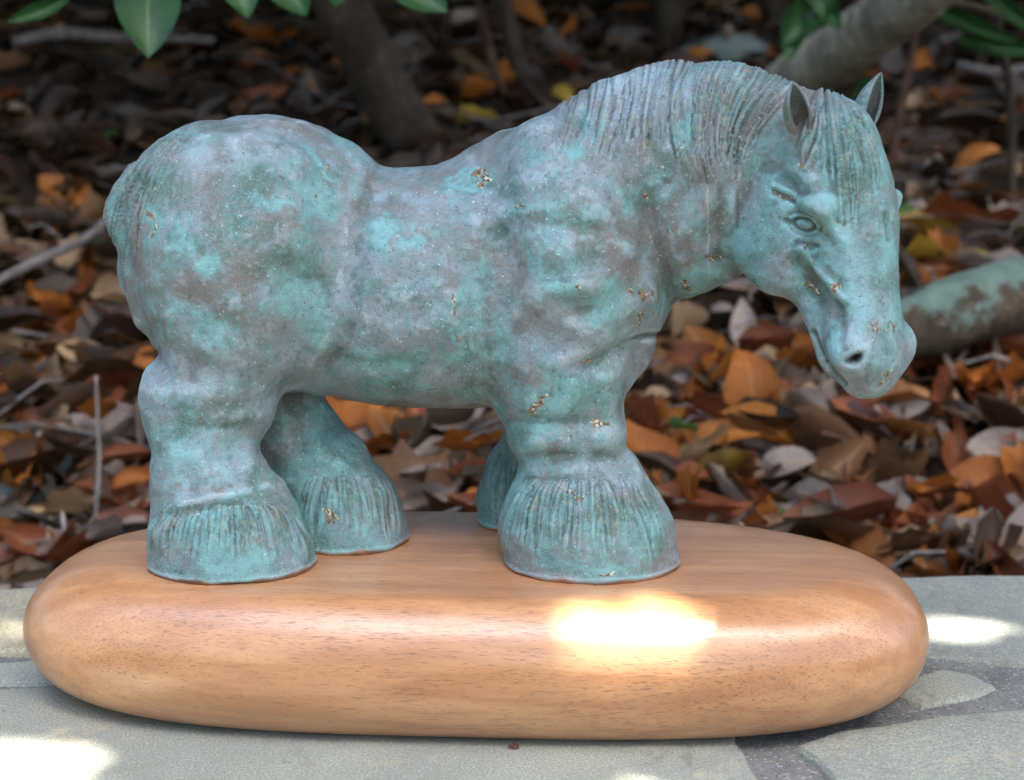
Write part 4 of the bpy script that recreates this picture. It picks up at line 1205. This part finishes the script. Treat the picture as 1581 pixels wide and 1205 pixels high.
# sun gaps through the crown: lit spots of the place, half sizes in metres
SV = np.array(SUN_VEC)
GAPS = [(P(964, 969, -.076), .022, -.0185), (PZ(1478, 975, 0), .022, .010), (PZ(-26, 978, 0), .018, .008), (PZ(28, 1192, 0), .028, .012),
        (PZ(970, 1220, 0), .038, .006), (P(985, 110, -.002), .007, .004), (P(1330, 425, -.062), .005, .007)]
def canopy(n, zlo, zhi, txr, tyr, size, flare=.22, edge=0.0):
    """leaves between the sun and the part of the ground they shade"""
    cz = RNG.uniform(zlo, zhi, n); ty = RNG.uniform(*tyr, n); tx = RNG.uniform(*txr, n) * (1 + flare * np.clip(ty, 0, 6))
    tz = gheight(tx, np.maximum(ty, .2)) * (ty > .15)
    h = (cz - tz) / SV[2]
    pos = np.stack([tx + SV[0] * h, ty + SV[1] * h, cz], 1)
    tilt = RNG.random(n); az = RNG.uniform(0, math.tau, n)
    Z = np.stack([np.cos(az) * tilt, np.sin(az) * tilt, np.ones(n)], 1)
    a = RNG.uniform(0, math.tau, n); S = RNG.uniform(size * .8, size * 1.25, n)
    keep = vnoise(pos, 2.0 / max(size * 12, .1), 12) > -.75 if edge else np.ones(n, bool)
    for c, ra, rb in GAPS:
        up = rb < 0                      # a spot on an upright face is measured in its own plane
        t = (pos[:, 1] - c[1]) / SV[1] if up else (pos[:, 2] - c[2]) / SV[2]
        q = pos - SV[None, :] * t[:, None] - c[None, :]
        if up:
            for e in (-.45, -.2, 0, .2, .45):
                for w in (-.2, 0, .2):
                    d = np.stack([np.cos(a) * e - np.sin(a) * w, np.sin(a) * e + np.cos(a) * w, np.zeros(n)], 1) * S[:, None]
                    d = d - SV[None, :] * (d[:, 1] / SV[1])[:, None]
                    keep &= ~(((q[:, 0] + d[:, 0]) / ra) ** 2 + ((q[:, 2] + d[:, 2]) / rb) ** 2 < 1)
            continue
        for e in (-.5, -.25, 0, .25, .5):
            for w in (-.2, 0, .2):
                qx = q[:, 0] + np.cos(a) * S * e - np.sin(a) * S * w; qy = q[:, 1] + np.sin(a) * S * e + np.cos(a) * S * w
                keep &= ~((qx / ra) ** 2 + (qy / rb) ** 2 < 1)
    return pos[keep], np.stack([np.cos(a), np.sin(a), RNG.uniform(-.3, .3, n)], 1)[keep], Z[keep], S[keep]
def merged(parts): return [np.concatenate(x) for x in zip(*parts)]
CANOPY = merged([canopy(17000, 1.62, 2.05, (-.50, .50), (-.24, .22), .065, 0),
                 canopy(15000, 4.3, 5.3, (-1.5, 1.5), (.12, 3.2), .16),
                 canopy(7000, 1.15, 1.75, (-1.1, 1.1), (1.75, 5.0), .10, .25)])
def shade_shrub(n, xr, yr, zr, size):
    X = RNG.uniform(*xr, n); Y = RNG.uniform(*yr, n); X = X * (1 + .2 * Y); Z0 = gheight(X, Y) + RNG.uniform(*zr, n)
    a = RNG.uniform(0, math.tau, n); az = RNG.uniform(0, math.tau, n); t = RNG.random(n)
    return np.stack([X, Y, np.maximum(Z0, .74 + .08 * Y)], 1), np.stack([np.cos(a), np.sin(a), RNG.uniform(-.4, .3, n)], 1), np.stack([np.cos(az) * t, np.sin(az) * t, np.ones(n)], 1), RNG.uniform(size * .8, size * 1.2, n)
CANOPY = merged([CANOPY, shade_shrub(16000, (-2.6, .1), (.60, 4.2), (.72, 1.5), .12), shade_shrub(13000, (.1, 2.6), (.95, 4.2), (.75, 1.5), .12), shade_shrub(9000, (-2.2, 2.0), (.0, 4.5), (2.1, 3.0), .17)])  # unseen leaf layers added to the crown to darken the bank
def canopy_sampler(n): return CANOPY
def green_material(name, c1, c2, rough=.35):
    n = NT(name)
    v = n.ramp(n.attr('vein'), .80, .98)
    col = n.mix(n.ramp(n.noise(6, 3, .6), .35, .65), c1, c2)
    col = n.mix(n.math('MULTIPLY', v, .4), col, (.16, .30, .08))
    tr = n.t.nodes.new('ShaderNodeBsdfTranslucent'); n.t.links.new(col, tr.inputs[0])
    ms = n.t.nodes.new('ShaderNodeMixShader'); ms.inputs[0].default_value = .25
    n.t.links.new(n.b.outputs[0], ms.inputs[1]); n.t.links.new(tr.outputs[0], ms.inputs[2]); n.t.links.new(ms.outputs[0], n.out.inputs[0])
    return n.set(color=col, rough=rough, spec=.35)
GREEN = green_material('laurel_green', (.012, .050, .012), (.024, .080, .018), .42)
CROWN = green_material('crown_green', (.018, .045, .010), (.032, .070, .014), .5)
crown = link('crown', leaf_mass(0, 'crown', canopy_sampler, 1, nl=2, nw=1, rr=random.Random(9), attrs_=False, variants=4), CROWN, tree)
crown['kind'] = 'stuff'

def plain_tree(name, pts, rad, mat, label, cat, seed, limbs=()):
    o = empty(name, pts[0], label, cat)
    link('trunk', tube_mesh('trunk', pts, rad, 14, .08, seed, 8), mat, o)
    for k, (lp, lr) in enumerate(limbs):
        link('limb', tube_mesh('limb', lp, lr, 8, .06, seed + k + 1, 6), mat, o)
def gfoot(x, Y):
    p = P(x, 200, Y); p[2] = float(gheight(p[0], Y)) - .02; return p
b2 = gfoot(838, 1.55)
plain_tree('sapling', [b2, at(815, 150, 1.52), at(790, 60, 1.50), at(772, -20, 1.48), at(755, -200, 1.45), at(760, -700, 1.5)], [.020, .0135, .012, .0115, .010, .007], BARK, 'thin dark sapling trunk rising just left of the mane', 'tree', 4)
b3 = gfoot(1030, 1.9)
plain_tree('sapling', [b3, at(1034, 60, 1.9), at(1036, -10, 1.9), at(1030, -400, 1.9), at(1040, -800, 1.9)], [.026, .023, .022, .02, .018], BARK, 'first dark upright trunk above the mane crest', 'tree', 5)
b4 = gfoot(1208, 1.9)
plain_tree('sapling', [b4, at(1206, 60, 1.9), at(1200, -10, 1.9), at(1190, -400, 1.9), at(1200, -800, 1.9)], [.024, .021, .020, .02, .018], BARK, 'second dark upright trunk, behind the start of the grey log', 'tree', 6)
def log(name, pts, rad, mat, label, seed, cat='log', ns=20, rough=.07):
    o = link(name, tube_mesh(name, pts, rad, ns, rough, seed, 10), mat); tag(o, label, cat); return o
log('fallen_log', [at(1195, 150, 1.30), at(1255, 105, 1.20), at(1345, 45, 1.08), at(1440, -25, .97), at(1560, -130, .86)], [.030, .032, .031, .030, .028], BARKG, 'thick weathered grey log slanting up behind the horse ears', 3)
gl = ghit(1490, 500)
LY = [ghit(x, y)[1] - .07 for x, y in ((1372, 552), (1425, 542), (1500, 526), (1590, 502), (1720, 480))]
log('fallen_log', [at(1372, 517, LY[0]), at(1425, 500, LY[1]), at(1500, 476, LY[2]), at(1590, 450, LY[3]), at(1720, 424, LY[4])], [.021, .027, .030, .032, .033], BARKL, 'mossy log with pale green lichen right of the muzzle', 8)
def stick(pts, rad, mat, label, seed, cat='twig'):
    o = link('twig', tube_mesh('twig', pts, rad, 7, .08, seed, 6), mat); tag(o, label, cat)
def gp(x, y, lift): return ghit(x, y, lift)
stick([gp(-20, 443, .05), gp(60, 402, .05), gp(130, 370, .05), gp(190, 318, .06), gp(260, 262, .07)], [.0045, .005, .0045, .004, .003], TWIG, 'long thin grey branch lying left of the buttocks', 1)
stick([gp(20, 66, .05), gp(90, 52, .06), gp(180, 58, .05), gp(330, 62, .04)], [.007, .008, .007, .005], TWIG, 'dim branch across the top left, behind the big green leaf', 2)
stick([at(148, 580, .50), at(151, 650, .48), at(153, 720, .46), at(147, 805, .44)], [.0009, .0015, .0018, .0018], TWIG, 'upright bluish grey stick in the litter left of the hind leg', 3)
stick([gp(1135, 772, .02), gp(1200, 790, .022), gp(1320, 806, .02), gp(1440, 822, .015)], [.0012, .0014, .0014, .001], TWIG, 'fine pale twig lying behind the plinth at right', 4)
stick([gp(735, -10, .10), gp(752, 60, .09), gp(772, 130, .05), gp(790, 150, .02)], [.005, .006, .005, .003], TWIGR, 'reddish twig leaning beside the thin sapling', 5)
stick([at(1378, 250, 1.0), at(1392, 160, 1.0), at(1412, 60, 1.0), at(1420, -40, 1.0)], [.005, .005, .004, .004], TWIGR, 'upright reddish stem right of the far ear', 6)
stick([gp(-10, 765, .02), gp(60, 800, .02), gp(120, 815, .02)], [.004, .004, .003], TWIG, 'short stick on the litter left of the near hind hoof', 7)
stick([gp(1480, 100, .07), gp(1540, 112, .07), gp(1600, 100, .07)], [.006, .006, .005], TWIG, 'grey branch piece near the top right corner', 8)
def twig_mass(n_):
    r = random.Random(8); vs, qs = [], []
    for _ in range(n_):
        Y = .22 + 2.8 * r.random() ** 1.4; X = r.uniform(-1, 1) * (.55 + .42 * Y); a = r.uniform(0, math.tau); L = r.uniform(.04, .20); rad = r.uniform(.0006, .0019)
        z = float(gheight(X, Y)) + r.uniform(.022, .036); bend = r.uniform(-.25, .25); pitch = r.uniform(-.15, .35)
        base = len(vs)
        for i in range(5):
            t = i / 4 - .5; c = Vector((X + math.cos(a + bend * t * 3) * L * t, Y + math.sin(a + bend * t * 3) * L * t, z + pitch * L * t + .01 * math.sin(t * 5)))
            sd = Vector((-math.sin(a), math.cos(a), 0))
            for j in range(4):
                q = math.tau * j / 4; vs.append(c + (sd * math.cos(q) + Vector((0, 0, 1)) * math.sin(q)) * rad * (1.2 - t))
        for i in range(4):
            for j in range(4): k = (j + 1) % 4; qs.append((base + i * 4 + j, base + i * 4 + k, base + i * 4 + 4 + k, base + i * 4 + 4 + j))
    return mesh_np('twig_litter', [tuple(v) for v in vs], quads=qs)
tag(link('twig_litter', twig_mass(420), TWIG), 'fine broken twigs and leaf stalks strewn over the leaf litter', 'twigs', kind='stuff')
# pale stones
def rock(x, y, rx, ry, rz, label, mat, seed):
    p = ghit(x, y, 0.0)
    r = random.Random(seed); bm = bmesh.new(); bmesh.ops.create_icosphere(bm, subdivisions=3, radius=1)
    for v in bm.verts:
        k = 1 + .14 * math.sin(v.co.x * 3 + seed) * math.cos(v.co.y * 4 + seed) + .05 * math.sin(v.co.z * 9 + v.co.x * 7) + r.uniform(-.02, .02)
        v.co = Vector((v.co.x * rx * k, v.co.y * ry * k, v.co.z * rz * k))
    for f in bm.faces: f.smooth = True
    me = bpy.data.meshes.new('rock'); bm.to_mesh(me); bm.free()
    o = link('rock', me, mat); o.location = Vector(p); tag(o, label, 'stone')
LICH = stone_material('lichen_green_stone', (.13, .20, .165), (.20, .28, .23), (.10, .12, .10), 3)
rock(1128, 84, .075, .05, .028, 'lichen green stone between the two dark upright trunks', LICH, 1)
rock(35, 750, .045, .04, .034, 'greyish green stone in the litter at the left edge', LICH, 2)

# ------------------------------------------------------------------ green leaves hanging in at the top
def green_leaf(o, k, pos, xd, nrm, L, W=1.0):
    c = bpy.data.objects.new('leaf', GLM[k]); COL.objects.link(c)
    c.parent = o; c.matrix_parent_inverse = Matrix.Translation(-Vector(o.location))
    c.matrix_basis = Matrix.Translation(pos) @ frame(xd, nrm).to_4x4() @ Matrix.Diagonal((L, L * W, L, 1))
GLM = []
for k in range(4):
    v, ve, q = leaf_np(rl, 12, 6, 1, .50, .35 + .15 * k, .22)
    me = mesh_np('green_leaf', v, quads=q); a = me.attributes.new('vein', 'FLOAT', 'POINT'); a.data.foreach_set('value', ve.astype(np.float32)); me.materials.append(GREEN); GLM.append(me)
Yh = .42
hb0 = at(-60, -150, Yh + .05)
hang = empty('laurel_branch', hb0, 'branch with glossy green leaves hanging into the top left of the view', 'branch')
link('stem', tube_mesh('stem', [hb0, at(180, -60, Yh), at(400, -70, Yh), at(600, -75, Yh + .02), at(760, -110, Yh + .05), at(900, -260, Yh + .1)], [.004, .0035, .003, .003, .0028, .0025], 8, .05, 3, 6), BARK, hang)
def hleaf(x, y, Lp, an, Y, k, W=1.0, tilt=(0, 0, .35)):
    p = at(x, y, Y); to = CAMV - p; d = np.linalg.norm(to); to /= d
    a = math.radians(an); r_ = np.array([1.0, 0, 0]); u_ = np.cross(to, r_); u_ = u_ if u_[2] > 0 else -u_
    xd = r_ * math.cos(a) + u_ * math.sin(a)
    return p, xd, to + np.array(tilt), Lp * d / F_PX, W
for (x, y, Lp, an, k, W) in [(228, 12, 165, -92, 0, 1.2), (368, -30, 135, -82, 1, 1.1), (442, -22, 130, -60, 2, 1.1), (520, -40, 130, -88, 3, 1.0), (640, -18, 130, -42, 0, 1.15), (590, -50, 110, -95, 2, 1),
                             (300, -60, 120, -70, 1, 1), (110, -30, 130, -140, 3, .8), (60, 20, 110, -150, 2, .5), (700, -60, 110, -70, 1, 1)]:
    p, xd, nr, L, W = hleaf(x, y, Lp, an, Yh + (k - 1.5) * .02, k, W)
    green_leaf(hang, k, Vector(p), xd, nr, L, W)
sb = ghit(1560, 330)
shrub = empty('laurel_shrub', sb, 'dark green leafy shrub at the top right behind the horse head', 'shrub')
link('stem', tube_mesh('stem', [sb, at(1560, 150, sb[1] - .02), at(1540, 20, sb[1] - .05), at(1560, -120, sb[1] - .08)], [.006, .005, .004, .003], 8, .06, 9, 6), BARK, shrub)
link('stem', tube_mesh('stem', [at(1540, 20, sb[1] - .05), at(1400, -10, sb[1] - .10), at(1240, -20, sb[1] - .15)], [.004, .0035, .003], 8, .06, 10, 6), BARK, shrub)
for (x, y, Lp, an, k, W, dy) in [(1250, 25, 120, -130, 0, .8, -.1), (1225, 50, 100, -100, 1, .8, -.1), (1330, 170, 110, -95, 2, .6, .0), (1320, 210, 90, -70, 3, .5, .0), (1500, 40, 150, -25, 0, .35, -.05), (1550, 75, 150, -12, 1, .4, -.05),
                                 (1560, 20, 130, -40, 0, .4, -.05), (1270, 0, 120, -60, 2, .7, -.1), (1380, -5, 110, -60, 1, .4, -.08)]:
    p, xd, nr, L, W = hleaf(x, y, Lp, an, sb[1] + dy - .05, k, W, tilt=(0, 0, .2))
    green_leaf(shrub, k, Vector(p), xd, nr, L, W)

# crumbs on the stone in front of the plinth
CR = bark_material('dry_crumb', (.09, .04, .03), (.20, .09, .07))
def crumb(x, y, s, label, seed, z=0.0):
    p = PZ(x, y, z); r = random.Random(seed); bm = bmesh.new()
    for q in range(3):
        m = bmesh.ops.create_icosphere(bm, subdivisions=2, radius=s * r.uniform(.5, .8))
        for v in m['verts']:
            v.co += v.co * r.uniform(-.3, .3); v.co += Vector((q - 1, r.uniform(-.5, .5), .1 * q)) * s * .6
    me = bpy.data.meshes.new('crumb'); bm.to_mesh(me); bm.free()
    o = link('bud_scale', me, CR); o.location = Vector(p) + Vector((0, 0, s * .5)); tag(o, label, 'bud')
crumb(792, 1156, .0016, 'tiny dry reddish bud scale on the stone in front of the plinth', 1)

# ------------------------------------------------------------------ the wood in a ring around the place, unseen, added to block low sky
def foliage_ring_sampler(n):
    az = RNG.uniform(-math.pi, math.pi, n); r = RNG.uniform(5.0, 7.5, n)
    X = np.sin(az) * r; Y = -.3 - np.cos(az) * r
    top = 7.2 + .9 * np.sin(az * 5) + .5 * np.sin(az * 13 + 1)
    Z = gheight(X, Y) + RNG.random(n) * top
    a = RNG.uniform(0, math.tau, n)
    return np.stack([X, Y, Z], 1), np.stack([np.cos(a), np.sin(a), RNG.uniform(-.8, .2, n)], 1), np.stack([RNG.normal(size=n), RNG.normal(size=n), RNG.uniform(.2, 1, n)], 1), RNG.uniform(.18, .36, n)
foliage = link('sky_block_foliage', leaf_mass(56000, 'sky_block_foliage', foliage_ring_sampler, 1, nl=2, nw=1, rr=random.Random(12), attrs_=False, variants=4), CROWN)
tag(foliage, 'leafy wood ring added out of view to block low sky', 'sky_block_foliage', kind='stuff')
